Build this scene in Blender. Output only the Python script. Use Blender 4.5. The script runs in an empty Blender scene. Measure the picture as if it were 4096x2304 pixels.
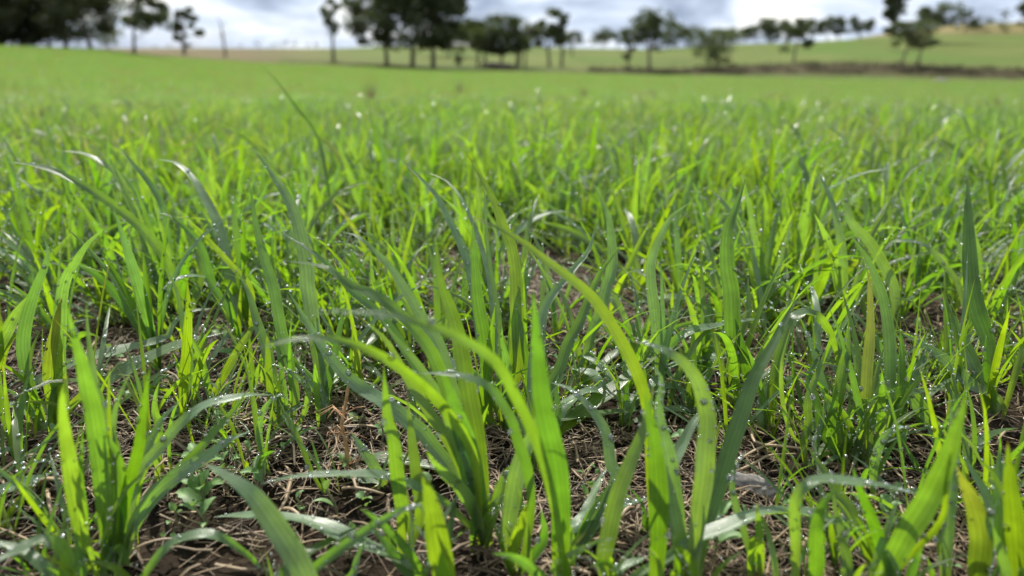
import bpy, math, re, random
import numpy as np
from mathutils import Vector, Euler, Matrix
S = bpy.context.scene
COL = S.collection
R = math.radians

# ------------------------------------------------------------------ camera
H = 0.20                       # camera height above the soil
cam_d = bpy.data.cameras.new('camera'); cam = bpy.data.objects.new('camera', cam_d); COL.objects.link(cam)
S.camera = cam
FPX = 26 / 36 * 4096           # focal length in pixels of the 4096 frame
PITCH = math.atan((1152 - 222) / FPX)
cam.location = (0, 0, H); cam.rotation_euler = (math.pi / 2 - PITCH, 0, 0)
cam_d.sensor_width = 36; cam_d.lens = 26; cam_d.clip_start = 0.01; cam_d.clip_end = 6000
cam_d.dof.use_dof = True; cam_d.dof.focus_distance = 0.40; cam_d.dof.aperture_fstop = 6.5

# ------------------------------------------------------------------ light
SUN_EL, SUN_AZ = 46, -14       # azimuth from +Y, negative to the left
SKY_STRENGTH, CLOUD_STRENGTH, SUN_STRENGTH = 0.11, 0.82, 5.0
sd = bpy.data.lights.new('sun', 'SUN'); so = bpy.data.objects.new('sun', sd); COL.objects.link(so)
sd.energy = SUN_STRENGTH; sd.angle = R(0.6); sd.color = (1.0, 0.95, 0.86)
sv = Vector((math.sin(R(SUN_AZ)) * math.cos(R(SUN_EL)), math.cos(R(SUN_AZ)) * math.cos(R(SUN_EL)), math.sin(R(SUN_EL))))
so.rotation_euler = sv.to_track_quat('Z', 'Y').to_euler()
W = bpy.data.worlds.new('World'); S.world = W; W.use_nodes = True
nt = W.node_tree; nt.nodes.clear(); N = nt.nodes.new; L = nt.links.new
out = N('ShaderNodeOutputWorld'); bg1 = N('ShaderNodeBackground'); bg2 = N('ShaderNodeBackground'); mx = N('ShaderNodeMixShader')
sky = N('ShaderNodeTexSky'); sky.sky_type = 'NISHITA'; sky.sun_disc = False
sky.sun_elevation = R(SUN_EL); sky.sun_rotation = R(SUN_AZ)
bg1.inputs[1].default_value = SKY_STRENGTH; bg2.inputs[1].default_value = CLOUD_STRENGTH
L(sky.outputs[0], bg1.inputs[0])
tc = N('ShaderNodeTexCoord'); mp = N('ShaderNodeMapping'); mp.inputs['Scale'].default_value = (1, 1, 3.4); mp.inputs['Location'].default_value = (2.3, 1.1, 0.4)
L(tc.outputs['Generated'], mp.inputs[0])
n1 = N('ShaderNodeTexNoise'); n1.inputs['Scale'].default_value = 5.5; n1.inputs['Detail'].default_value = 5; n1.inputs['Distortion'].default_value = 0.3
n2 = N('ShaderNodeTexNoise'); n2.inputs['Scale'].default_value = 3.2; n2.inputs['Detail'].default_value = 4
L(mp.outputs[0], n1.inputs['Vector']); L(mp.outputs[0], n2.inputs['Vector'])
cr = N('ShaderNodeValToRGB'); e = cr.color_ramp.elements
e[0].position = 0.36; e[0].color = (0.27, 0.34, 0.47, 1); e[1].position = 0.62; e[1].color = (1.15, 1.15, 1.08, 1)
k = cr.color_ramp.elements.new(0.50); k.color = (0.66, 0.76, 0.92, 1)
L(n1.outputs[0], cr.inputs[0]); L(cr.outputs[0], bg2.inputs[0])
cf = N('ShaderNodeValToRGB'); cf.color_ramp.elements[0].position = 0.34; cf.color_ramp.elements[0].color = (0.72,) * 3 + (1,)
cf.color_ramp.elements[1].position = 0.5
L(n2.outputs[0], cf.inputs[0]); L(cf.outputs[0], mx.inputs[0]); L(bg1.outputs[0], mx.inputs[1]); L(bg2.outputs[0], mx.inputs[2]); L(mx.outputs[0], out.inputs[0])
S.view_settings.view_transform = 'Standard'; S.view_settings.look = 'None'; S.view_settings.exposure = 0.50; S.view_settings.gamma = 1
S.view_settings.use_curve_mapping = False
S.render.engine = 'CYCLES'
S.cycles.max_bounces = 8; S.cycles.transmission_bounces = 5; S.cycles.transparent_max_bounces = 8; S.cycles.diffuse_bounces = 3
S.cycles.glossy_bounces = 3; S.cycles.caustics_reflective = False; S.cycles.caustics_refractive = True
S.cycles.sample_clamp_indirect = 4; S.cycles.sample_clamp_direct = 30
S.cycles.use_denoising = True
try: S.cycles.denoiser = 'OPENIMAGEDENOISE'
except Exception: pass

# ------------------------------------------------------------------ geometry of the view (to place things where they stand)
CP, SP = math.cos(PITCH), math.sin(PITCH)
def ray(x, y):                 # photo pixel (4096 wide) -> direction
    a, b = (x - 2048) / FPX, (1152 - y) / FPX
    return np.array([a, CP + b * SP, -SP + b * CP])
def ground(x, y):
    d = ray(x, y); t = -H / d[2]; return np.array([d[0] * t, d[1] * t, 0.0])
def at_depth(x, y, Y):
    d = ray(x, y); t = Y / d[1]; return np.array([d[0] * t, Y, H + d[2] * t])
def disp(x, y): return x * 4096 / 2576, y * 4096 / 2576

# ------------------------------------------------------------------ terrain
XS = [-900, 0, 240, 340, 500, 684, 855, 1000, 1160, 1300, 1635, 1854, 2000, 2110, 2255, 2330, 2400, 2576, 3400]
PROF = {
 90:  [112, 115, 124, 137, 151, 161, 168, 174, 179, 183, 191, 196, 200, 202, 204, 205, 206, 209, 212],
 106: [116, 121, 128, 132, 140, 144, 152, 158, 166, 170, 175, 165, 158, 157, 157, 163, 167, 175, 175],
 180: [124, 127, 128, 128, 132, 133, 137, 137, 138, 140, 146, 140, 136, 133, 134, 137, 142, 146, 146],
 320: [122, 122, 121, 121, 122, 122, 121, 116, 114, 118, 124, 111, 107, 100, 96, 95, 95, 98, 98],
 600: [120, 121, 121, 121, 121, 121, 122, 122, 121, 121, 126, 114, 110, 102, 79, 69, 62, 56, 50],
 1500:[120, 121, 121, 121, 121, 121, 122, 122, 123, 126, 128, 126, 116, 112, 100, 90, 84, 80, 70],
 4000:[128] * 19 }
AZT = []; SLT = {r: [] for r in PROF}
for i, x in enumerate(XS):
    d = ray(*disp(x, 140)); AZT.append(math.atan2(d[0], d[1]))
    for r, ys in PROF.items():
        q = ray(*disp(x, ys[i])); SLT[r].append(q[2] / math.hypot(q[0], q[1]))
AZT = np.array(AZT); RK = sorted(PROF); LR = np.log(RK)
SLM = np.array([SLT[r] for r in RK])
R0 = 2.2
def terrain(x, y):
    x = np.atleast_1d(np.asarray(x, float)); y = np.atleast_1d(np.asarray(y, float))
    r = np.maximum(np.hypot(x, y), 1e-3); az = np.arctan2(x, y)
    azc = np.clip(az, AZT[0], AZT[-1])
    sl = np.array([np.interp(azc, AZT, SLM[k]) for k in range(len(RK))])   # K x n
    lr = np.log(r); z = np.zeros_like(r)
    near = r <= R0
    mid = (r > R0) & (r <= RK[0]); t = (lr - math.log(R0)) / (LR[0] - math.log(R0)); t = np.clip(t, 0, 1)
    te = t ** 0.9
    s_mid = -H / R0 * (1 - te) + sl[0] * te
    s = s_mid.copy()
    for k in range(len(RK) - 1):
        m = (r > RK[k]) & (r <= RK[k + 1]); u = (lr - LR[k]) / (LR[k + 1] - LR[k]); u = u * u * (3 - 2 * u) if k else u
        s = np.where(m, sl[k] * (1 - u) + sl[k + 1] * u, s)
    s = np.where(r > RK[-1], sl[-1], s)
    z = np.where(near, 0.0, H + r * s)
    # behind the camera the land simply stays level
    w = np.clip((np.abs(az) - 1.2) / 0.6, 0, 1)
    return z * (1 - w)
def clods(x, y, s):            # cheap value noise
    v = 0
    rs = np.random.RandomState(5)
    for f, a in ((9, 1.0), (23, 0.55), (61, 0.32), (150, 0.22), (320, 0.12)):
        for _ in range(3):
            th = rs.uniform(0, 6.28); p1, p2 = rs.uniform(0, 6.28, 2)
            c, si = math.cos(th), math.sin(th)
            v = v + a / 3 * np.sin(f * (c * x + si * y) * 2 + p1 + 1.6 * np.sin(f * (si * x - c * y) * 1.3 + p2))
    return v * s

# ------------------------------------------------------------------ mesh helpers
def mesh(name, v, f, mat=None, smooth=True, uv=None, attrs=None):
    me = bpy.data.meshes.new(name)
    v = np.asarray(v, np.float32)
    me.from_pydata(v.tolist(), [], f if isinstance(f, list) else f.tolist())
    if smooth: me.polygons.foreach_set('use_smooth', np.ones(len(me.polygons), bool))
    if attrs:
        for k_, a in attrs.items():
            at = me.attributes.new(k_, 'FLOAT', 'POINT'); at.data.foreach_set('value', np.asarray(a, np.float32))
    if mat: me.materials.append(mat)
    me.update(); return me
def obj(name, me, parent=None, loc=None):
    o = bpy.data.objects.new(name, me); COL.objects.link(o)
    if parent: o.parent = parent
    if loc is not None: o.location = loc
    return o
def tag(o, label=None, cat=None, group=None, kind=None):
    if label: o['label'] = label
    if cat: o['category'] = cat
    if group: o['group'] = group
    if kind: o['kind'] = kind
    return o
class Acc:                     # collects geometry
    def __init__(s): s.v = []; s.f = []; s.n = 0; s.a = {}
    def add(s, v, f, **at):
        v = np.asarray(v); s.v.append(v); s.f.extend((np.asarray(f) + s.n).tolist()); s.n += len(v)
        for k_, a in at.items(): s.a.setdefault(k_, []).append(np.broadcast_to(np.asarray(a, float), (len(v),)))
    def mesh(s, name, mat, smooth=True):
        return mesh(name, np.concatenate(s.v), s.f, mat, smooth, attrs={k_: np.concatenate(a) for k_, a in s.a.items()})

# ------------------------------------------------------------------ materials
def newmat(name):
    m = bpy.data.materials.new(name); m.use_nodes = True; t = m.node_tree; t.nodes.clear()
    return m, t, t.nodes.new, t.links.new
def attr(N, name):
    a = N('ShaderNodeAttribute'); a.attribute_name = name; return a.outputs['Fac']
def mathn(N, L, op, a, b=None, c=None):
    n = N('ShaderNodeMath'); n.operation = op
    for i, x in enumerate((a, b, c)):
        if x is None: continue
        if isinstance(x, (int, float)): n.inputs[i].default_value = x
        else: L(x, n.inputs[i])
    return n.outputs[0]
def mixc(N, L, f, a, b, mode='MIX'):
    n = N('ShaderNodeMix'); n.data_type = 'RGBA'; n.blend_type = mode
    for i, x in ((0, f), (6, a), (7, b)):
        if isinstance(x, (int, float)): n.inputs[i].default_value = x
        elif isinstance(x, tuple): n.inputs[i].default_value = x + (1,)
        else: L(x, n.inputs[i])
    return n.outputs[2]
def leaf_material(name, veins=True):
    m, t, N, L = newmat(name)
    u, tt, gl, rn = attr(N, 'u'), attr(N, 't'), attr(N, 'gl'), attr(N, 'rn')
    oi = N('ShaderNodeObjectInfo').outputs['Random']
    geo = N('ShaderNodeNewGeometry').outputs['Position']
    nz = N('ShaderNodeTexNoise'); nz.inputs['Scale'].default_value = 90; nz.inputs['Detail'].default_value = 3; L(geo, nz.inputs['Vector'])
    r2 = mathn(N, L, 'FRACT', mathn(N, L, 'ADD', rn, oi))
    # green of the blade, yellow-green to blue-green
    dif = mixc(N, L, r2, (0.048, 0.112, 0.020), (0.085, 0.150, 0.026))
    dif = mixc(N, L, mathn(N, L, 'MULTIPLY', gl, 0.85), dif, (0.30, 0.45, 0.27))
    trn = mixc(N, L, r2, (0.20, 0.48, 0.010), (0.44, 0.66, 0.008))
    trn = mixc(N, L, mathn(N, L, 'MULTIPLY', gl, 0.55), trn, (0.27, 0.54, 0.04))
    # paler, yellower sheath near the soil; a few tips dry out
    low = N('ShaderNodeMapRange'); low.inputs[1].default_value = 0.30; low.inputs[2].default_value = 0.0; L(tt, low.inputs[0])
    lowf = mathn(N, L, 'MULTIPLY', low.outputs[0], 0.45)
    dif = mixc(N, L, lowf, dif, (0.16, 0.22, 0.03)); trn = mixc(N, L, lowf, trn, (0.62, 0.72, 0.03))
    tip = N('ShaderNodeMapRange'); tip.inputs[1].default_value = 0.955; tip.inputs[2].default_value = 1.0; L(tt, tip.inputs[0])
    tipf = mathn(N, L, 'MULTIPLY', tip.outputs[0], mathn(N, L, 'GREATER_THAN', r2, 0.72))
    dif = mixc(N, L, tipf, dif, (0.32, 0.20, 0.05)); trn = mixc(N, L, tipf, trn, (0.5, 0.3, 0.05))
    old = mathn(N, L, 'MULTIPLY', mathn(N, L, 'GREATER_THAN', mathn(N, L, 'FRACT', mathn(N, L, 'MULTIPLY', r2, 17.3)), 0.972), mathn(N, L, 'MULTIPLY', tt, 0.55))
    old = mathn(N, L, 'MULTIPLY', old, mathn(N, L, 'LESS_THAN', gl, 0.4))
    dif = mixc(N, L, old, dif, (0.30, 0.24, 0.06)); trn = mixc(N, L, old, trn, (0.62, 0.50, 0.05))
    spot = N('ShaderNodeMapRange'); spot.inputs[1].default_value = 0.35; spot.inputs[2].default_value = 0.7; spot.inputs[3].default_value = 0.78; spot.inputs[4].default_value = 1.12
    L(nz.outputs[0], spot.inputs[0])
    hs = N('ShaderNodeCombineColor')
    for i in range(3): L(spot.outputs[0], hs.inputs[i])
    dif = mixc(N, L, 1.0, dif, hs.outputs[0], 'MULTIPLY'); trn = mixc(N, L, 1.0, trn, hs.outputs[0], 'MULTIPLY')
    if not veins:      # pale haze of light scattered by fine dew, painted into the far leaf colours
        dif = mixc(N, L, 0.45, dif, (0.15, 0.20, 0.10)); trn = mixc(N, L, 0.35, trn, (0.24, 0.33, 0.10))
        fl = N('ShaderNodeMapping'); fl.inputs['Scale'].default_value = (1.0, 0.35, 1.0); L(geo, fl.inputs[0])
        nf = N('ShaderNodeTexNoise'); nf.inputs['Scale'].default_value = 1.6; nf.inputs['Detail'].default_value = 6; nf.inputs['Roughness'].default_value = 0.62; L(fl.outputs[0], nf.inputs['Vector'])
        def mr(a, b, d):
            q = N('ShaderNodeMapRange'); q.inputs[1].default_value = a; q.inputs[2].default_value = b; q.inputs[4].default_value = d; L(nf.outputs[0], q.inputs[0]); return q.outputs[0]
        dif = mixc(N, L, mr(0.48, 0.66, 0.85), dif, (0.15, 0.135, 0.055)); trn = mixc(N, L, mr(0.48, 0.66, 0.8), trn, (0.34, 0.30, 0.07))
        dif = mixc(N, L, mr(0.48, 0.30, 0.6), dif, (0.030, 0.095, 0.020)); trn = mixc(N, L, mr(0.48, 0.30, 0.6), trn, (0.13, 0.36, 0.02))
    nrm = None
    if veins:
        w1 = mathn(N, L, 'SINE', mathn(N, L, 'MULTIPLY', u, 34.0))
        w2 = mathn(N, L, 'SINE', mathn(N, L, 'MULTIPLY', u, 13.0))
        ridge = mathn(N, L, 'MULTIPLY_ADD', w1, 0.6, mathn(N, L, 'MULTIPLY', w2, 0.4))
        vf = mathn(N, L, 'MULTIPLY_ADD', ridge, 0.20, 0.84)
        mid = N('ShaderNodeMapRange'); mid.inputs[1].default_value = 0.0; mid.inputs[2].default_value = 0.09; mid.inputs[3].default_value = 1.25; mid.inputs[4].default_value = 1.0
        L(mathn(N, L, 'ABSOLUTE', u), mid.inputs[0])
        vf = mathn(N, L, 'MULTIPLY', vf, mid.outputs[0])
        vc = N('ShaderNodeCombineColor')
        for i in range(3): L(vf, vc.inputs[i])
        dif = mixc(N, L, 1.0, dif, vc.outputs[0], 'MULTIPLY'); trn = mixc(N, L, 1.0, trn, vc.outputs[0], 'MULTIPLY')
        bp = N('ShaderNodeBump'); bp.inputs['Strength'].default_value = 0.35; bp.inputs['Distance'].default_value = 0.0003
        L(ridge, bp.inputs['Height']); nrm = bp.outputs[0]
    p = N('ShaderNodeBsdfPrincipled'); L(dif, p.inputs['Base Color']); p.inputs['Roughness'].default_value = 0.32; p.inputs['Specular IOR Level'].default_value = 0.7
    tr = N('ShaderNodeBsdfTranslucent'); L(trn, tr.inputs[0])
    if nrm: L(nrm, p.inputs['Normal'])
    ms = N('ShaderNodeMixShader'); ms.inputs[0].default_value = 0.50; L(p.outputs[0], ms.inputs[1]); L(tr.outputs[0], ms.inputs[2])
    o = N('ShaderNodeOutputMaterial'); L(ms.outputs[0], o.inputs[0]); return m
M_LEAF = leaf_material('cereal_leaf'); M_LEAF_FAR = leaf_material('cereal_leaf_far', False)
def simple(name, c1, c2, rough=0.7, scale=30, trans=0.0, use_rn=False, bump=0.0, spec=0.3, detail=4):
    m, t, N, L = newmat(name)
    tc = N('ShaderNodeTexCoord'); nz = N('ShaderNodeTexNoise'); nz.inputs['Scale'].default_value = scale; nz.inputs['Detail'].default_value = detail
    L(tc.outputs['Object'], nz.inputs['Vector'])
    f = nz.outputs[0]
    mr = N('ShaderNodeMapRange'); mr.inputs[1].default_value = 0.33; mr.inputs[2].default_value = 0.67; L(f, mr.inputs[0]); f = mr.outputs[0]
    if use_rn: f = mathn(N, L, 'MULTIPLY_ADD', f, 0.3, mathn(N, L, 'MULTIPLY', attr(N, 'rn'), 0.7))
    c = mixc(N, L, f, c1, c2)
    p = N('ShaderNodeBsdfPrincipled'); L(c, p.inputs['Base Color']); p.inputs['Roughness'].default_value = rough; p.inputs['Specular IOR Level'].default_value = spec
    if bump:
        b = N('ShaderNodeBump'); b.inputs['Strength'].default_value = 0.8; b.inputs['Distance'].default_value = bump; L(nz.outputs[0], b.inputs['Height']); L(b.outputs[0], p.inputs['Normal'])
    o = N('ShaderNodeOutputMaterial')
    if trans:
        tr = N('ShaderNodeBsdfTranslucent'); L(mixc(N, L, 0.6, c, (0.35, 0.55, 0.06)), tr.inputs[0]); ms = N('ShaderNodeMixShader'); ms.inputs[0].default_value = trans
        L(p.outputs[0], ms.inputs[1]); L(tr.outputs[0], ms.inputs[2]); L(ms.outputs[0], o.inputs[0])
    else: L(p.outputs[0], o.inputs[0])
    return m
M_STRAW = simple('dry_straw', (0.030, 0.018, 0.010), (0.47, 0.345, 0.215), 0.5, 60, use_rn=True, spec=0.4)
M_WEED = simple('weed_leaf', (0.10, 0.20, 0.07), (0.20, 0.34, 0.12), 0.5, 200, trans=0.3)
M_STEM = simple('weed_stem', (0.16, 0.14, 0.08), (0.26, 0.28, 0.14), 0.5, 200)
M_BARK = simple('tree_bark', (0.05, 0.04, 0.032), (0.13, 0.11, 0.09), 0.85, 2)
M_CROWN = simple('eucalypt_foliage', (0.030, 0.037, 0.019), (0.075, 0.084, 0.042), 0.6, 0.6, trans=0.12)
M_CROWN2 = simple('olive_foliage', (0.055, 0.065, 0.03), (0.11, 0.115, 0.055), 0.6, 0.6, trans=0.15)
M_TWIG = simple('bare_twigs', (0.10, 0.085, 0.065), (0.19, 0.165, 0.13), 0.8, 1.5)
M_CHIP = simple('weathered_bark_chip', (0.11, 0.10, 0.09), (0.34, 0.32, 0.29), 0.9, 110, bump=0.0008)
M_CLOD = simple('dark_soil_clod', (0.010, 0.0075, 0.0055), (0.034, 0.025, 0.017), 0.95, 180, bump=0.002, spec=0.08)
M_SEEDHEAD = simple('dry_seed_head', (0.30, 0.16, 0.07), (0.55, 0.34, 0.17), 0.6, 300)
def dew_material():
    m, t, N, L = newmat('dew_water')
    tp = N('ShaderNodeBsdfTransparent'); gl = N('ShaderNodeBsdfGlossy'); gl.inputs['Roughness'].default_value = 0.16
    rf = N('ShaderNodeBsdfRefraction'); rf.inputs['IOR'].default_value = 1.33; rf.inputs['Roughness'].default_value = 0.17
    fr = N('ShaderNodeLayerWeight'); fr.inputs[0].default_value = 0.35
    m1 = N('ShaderNodeMixShader'); m1.inputs[0].default_value = 0.60; L(tp.outputs[0], m1.inputs[1]); L(rf.outputs[0], m1.inputs[2])
    f = mathn(N, L, 'MULTIPLY_ADD', fr.outputs['Fresnel'], 0.9, 0.12)
    m2 = N('ShaderNodeMixShader'); L(f, m2.inputs[0]); L(m1.outputs[0], m2.inputs[1]); L(gl.outputs[0], m2.inputs[2])
    o = N('ShaderNodeOutputMaterial'); L(m2.outputs[0], o.inputs[0]); return m
M_DEW = dew_material()
def soil_material():
    m, t, N, L = newmat('field_ground')
    geo = N('ShaderNodeNewGeometry').outputs['Position']
    def noise(sc, d=5, dist=0.0):
        n = N('ShaderNodeTexNoise'); n.inputs['Scale'].default_value = sc; n.inputs['Detail'].default_value = d; n.inputs['Distortion'].default_value = dist; L(geo, n.inputs['Vector']); return n.outputs[0]
    def rng(f, a, b, c=0.0, d=1.0):
        n = N('ShaderNodeMapRange'); n.inputs[1].default_value = a; n.inputs[2].default_value = b; n.inputs[3].default_value = c; n.inputs[4].default_value = d; L(f, n.inputs[0]); return n.outputs[0]
    soil = mixc(N, L, rng(noise(55), 0.35, 0.68), (0.010, 0.0075, 0.0055), (0.040, 0.029, 0.020))
    soil = mixc(N, L, rng(noise(420, 3), 0.62, 0.8), soil, (0.075, 0.052, 0.034))
    crop = mixc(N, L, rng(noise(0.35), 0.35, 0.65), (0.075, 0.130, 0.025), (0.110, 0.170, 0.038))
    crop = mixc(N, L, rng(noise(0.3, 4), 0.5, 0.72, 0, 0.8), crop, (0.17, 0.16, 0.07))
    zone = attr(N, 'zone')      # 0 bare soil, 1 crop, 2 brown bank, 3 pasture, 4 stubble, 5 dry hill
    bank = mixc(N, L, rng(noise(0.5), 0.35, 0.65), (0.050, 0.047, 0.022), (0.085, 0.072, 0.036))
    past = mixc(N, L, rng(noise(0.05, 6), 0.35, 0.65), (0.085, 0.115, 0.028), (0.130, 0.155, 0.042))
    past = mixc(N, L, rng(noise(0.018, 3), 0.52, 0.62), past, (0.075, 0.135, 0.022))
    stub = mixc(N, L, rng(noise(0.06), 0.35, 0.65), (0.10, 0.088, 0.042), (0.165, 0.135, 0.070))
    hill = mixc(N, L, rng(noise(0.03), 0.35, 0.65), (0.15, 0.13, 0.05), (0.20, 0.17, 0.075))
    c = soil
    for i, x in enumerate((crop, bank, past, stub, hill)):
        c = mixc(N, L, rng(zone, i, i + 1), c, x)
    p = N('ShaderNodeBsdfPrincipled'); L(c, p.inputs['Base Color']); p.inputs['Roughness'].default_value = 0.95; p.inputs['Specular IOR Level'].default_value = 0.06
    b = N('ShaderNodeBump'); b.inputs['Strength'].default_value = 1.0; b.inputs['Distance'].default_value = 0.003; L(noise(260, 6), b.inputs['Height']); L(b.outputs[0], p.inputs['Normal'])
    o = N('ShaderNodeOutputMaterial'); L(p.outputs[0], o.inputs[0]); return m
M_SOIL = soil_material()

# ------------------------------------------------------------------ ground sheet
def build_ground():
    fine = np.radians(np.arange(-46, 46.01, 0.28)); coarse = np.radians(np.arange(50, 311, 6.0))
    az = np.concatenate([fine, coarse]); n = len(az)
    r = [0.03]
    while r[-1] < 4500: r.append(r[-1] * (1.018 if r[-1] < 1.6 else 1.045))
    r = np.array(r); m = len(r)
    A, RR = np.meshgrid(az, r); X = RR * np.sin(A); Y = RR * np.cos(A)
    Z = terrain(X.ravel(), Y.ravel()).reshape(X.shape)
    fade = np.clip(1.5 - RR / 4, 0, 1) * (0.0042)
    Z = Z + clods(X, Y, 1.0) * fade - 0.003 * (RR < 6)
    v = np.stack([X.ravel(), Y.ravel(), Z.ravel()], 1)
    i = np.arange(m - 1)[:, None] * n; j = np.arange(n); jn = (j + 1) % n
    f = np.stack([(i + j), (i + jn), (i + n + jn), (i + n + j)], -1).reshape(-1, 4)[:, ::-1]
    v = np.vstack([v, [[0, 0, -0.003]]]); c = len(v) - 1
    fl = f.tolist() + [[int(c), int(b), int(a)] for a, b in zip(j, jn)]
    # zones of ground cover
    Aw = np.where(A > math.pi, A - 2 * math.pi, A)
    px = 1288 + np.tan(np.clip(Aw, -1.3, 1.3)) * 1860 * (1 / CP)
    ru = RR
    zone = np.clip((ru - 1.2) / 3.5, 0, 1)
    right = px > 1480
    b = np.clip((ru - 91) / 4, 0, 1)
    zone = np.where(ru > 90, np.where(right, 1 + b, np.where(px > 700, 1 + b * 1.6, 4.0)), zone)
    sm = np.clip((px - 620) / 300, 0, 1)
    zone = np.where(ru > 108, 4.0 - sm, zone)
    zone = np.where((ru > 400), np.where(px > 2000, 5.0, 4.0), zone)
    zone = np.append(zone.ravel(), 0)
    me = mesh('ground', v, fl, M_SOIL, attrs={'zone': zone})
    return tag(obj('ground', me), kind='structure')
build_ground()

# ------------------------------------------------------------------ blade builder
bm_ico = None
import bmesh
def ico(sub):
    b = bmesh.new(); bmesh.ops.create_icosphere(b, subdivisions=sub, radius=1.0)
    v = np.array([x.co[:] for x in b.verts]); f = np.array([[y.index for y in x.verts] for x in b.faces]); b.free(); return v, f
ICO2, ICO1 = ico(2), ico(1)
def nrmz(a): return a / np.maximum(np.linalg.norm(a, axis=-1, keepdims=True), 1e-9)
def width_profile(t, blunt=False, wmax=0.42):
    a = 0.42 + 0.58 * np.clip(t / wmax, 0, 1) ** 0.8
    b = 1.0 if blunt else 1 - np.clip((t - wmax) / (1 - wmax), 0, 1) ** 2.1
    return a * np.maximum(b, 0.02)
def ribbon(P, Sd, Nn, w, fold=0.22, nx=5, wave=None, rng=None):
    n = len(P); us = np.linspace(-1, 1, nx)
    hw = w / 2
    V = P[:, None, :] + Sd[:, None, :] * (us[None, :, None] * hw[:, None, None]) + Nn[:, None, :] * ((np.abs(us)[None, :, None] ** 1.3) * fold * hw[:, None, None])
    if wave is not None:
        V = V + Nn[:, None, :] * (wave[:, None] * us[None, :] * hw[:, None])[:, :, None]
    i = np.arange(n - 1)[:, None] * nx; j = np.arange(nx - 1)
    f = np.stack([i + j, i + j + 1, i + nx + j + 1, i + nx + j], -1).reshape(-1, 4)
    u = np.tile(us, n); t = np.repeat(np.linspace(0, 1, n), nx)
    return V.reshape(-1, 3), f, u, t
def drop_xf(P, Sd, Nn, w, tt, u, r, flat=0.72):
    """place of one drop resting on a blade: position, basis"""
    x = tt * (len(P) - 1); i = min(int(x), len(P) - 2); a = x - i
    p = P[i] * (1 - a) + P[i + 1] * a; s = Sd[i]; n = Nn[i]; ww = w[i] * (1 - a) + w[i + 1] * a
    lift = (abs(u) ** 1.3) * 0.22 * ww / 2
    up = n if n[2] > 0 else -n
    tg = nrmz(P[i + 1] - P[i])
    q = p + s * (u * ww / 2) + n * lift + up * r * flat * 0.62
    return q, np.stack([s * r, tg * r * 1.12, up * r * flat])
def dew(acc, P, Sd, Nn, w, rng, n, rmin, rmax, sphere, t0=0.25, edge=False):
    cl = [rng.uniform(t0, 0.95) for _ in range(3)]
    for _ in range(n):
        tt = rng.uniform(t0, 0.97) if rng.random() < 0.45 else min(0.97, max(0.1, rng.gauss(rng.choice(cl), 0.05))); u = rng.choice([-1, 1]) * (rng.uniform(0.86, 1.06) if edge and rng.random() < .85 else rng.uniform(0.0, 1.0) ** 0.45)
        r = rmin + (rmax - rmin) * rng.random() ** 2.6
        r = min(r, 0.45 * np.interp(tt, np.linspace(0, 1, len(w)), w) + 0.0002)
        q, B = drop_xf(P, Sd, Nn, w, tt, u, r)
        acc.add(sphere[0] @ B + q, sphere[1])

def spline(pts, n):
    pts = np.asarray(pts, float)
    if len(pts) == 2: pts = np.array([pts[0], pts.mean(0), pts[1]])
    d = np.r_[0, np.cumsum(np.sqrt(np.linalg.norm(np.diff(pts, axis=0), axis=1)) + 1e-6)]
    ext = np.vstack([2 * pts[0] - pts[1], pts, 2 * pts[-1] - pts[-2]]); de = np.r_[d[0] - (d[1] - d[0]), d, d[-1] + (d[-1] - d[-2])]
    out_ = []
    for k in range(1, len(ext) - 2):
        t = np.linspace(de[k], de[k + 1], 14, endpoint=False)[:, None]
        A1 = (de[k] - t) / (de[k] - de[k-1]) * ext[k-1] + (t - de[k-1]) / (de[k] - de[k-1]) * ext[k]
        A2 = (de[k+1] - t) / (de[k+1] - de[k]) * ext[k] + (t - de[k]) / (de[k+1] - de[k]) * ext[k+1]
        A3 = (de[k+2] - t) / (de[k+2] - de[k+1]) * ext[k+1] + (t - de[k+1]) / (de[k+2] - de[k+1]) * ext[k+2]
        B1 = (de[k+1] - t) / (de[k+1] - de[k-1]) * A1 + (t - de[k-1]) / (de[k+1] - de[k-1]) * A2
        B2 = (de[k+2] - t) / (de[k+2] - de[k]) * A2 + (t - de[k]) / (de[k+2] - de[k]) * A3
        out_.append((de[k+1] - t) / (de[k+1] - de[k]) * B1 + (t - de[k]) / (de[k+1] - de[k]) * B2)
    q = np.vstack(out_ + [pts[-1:]])
    s = np.r_[0, np.cumsum(np.linalg.norm(np.diff(q, axis=0), axis=1))]; s /= s[-1]
    tt = np.linspace(0, 1, n)
    return np.stack([np.interp(tt, s, q[:, i]) for i in range(q.shape[1])], 1)

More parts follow.
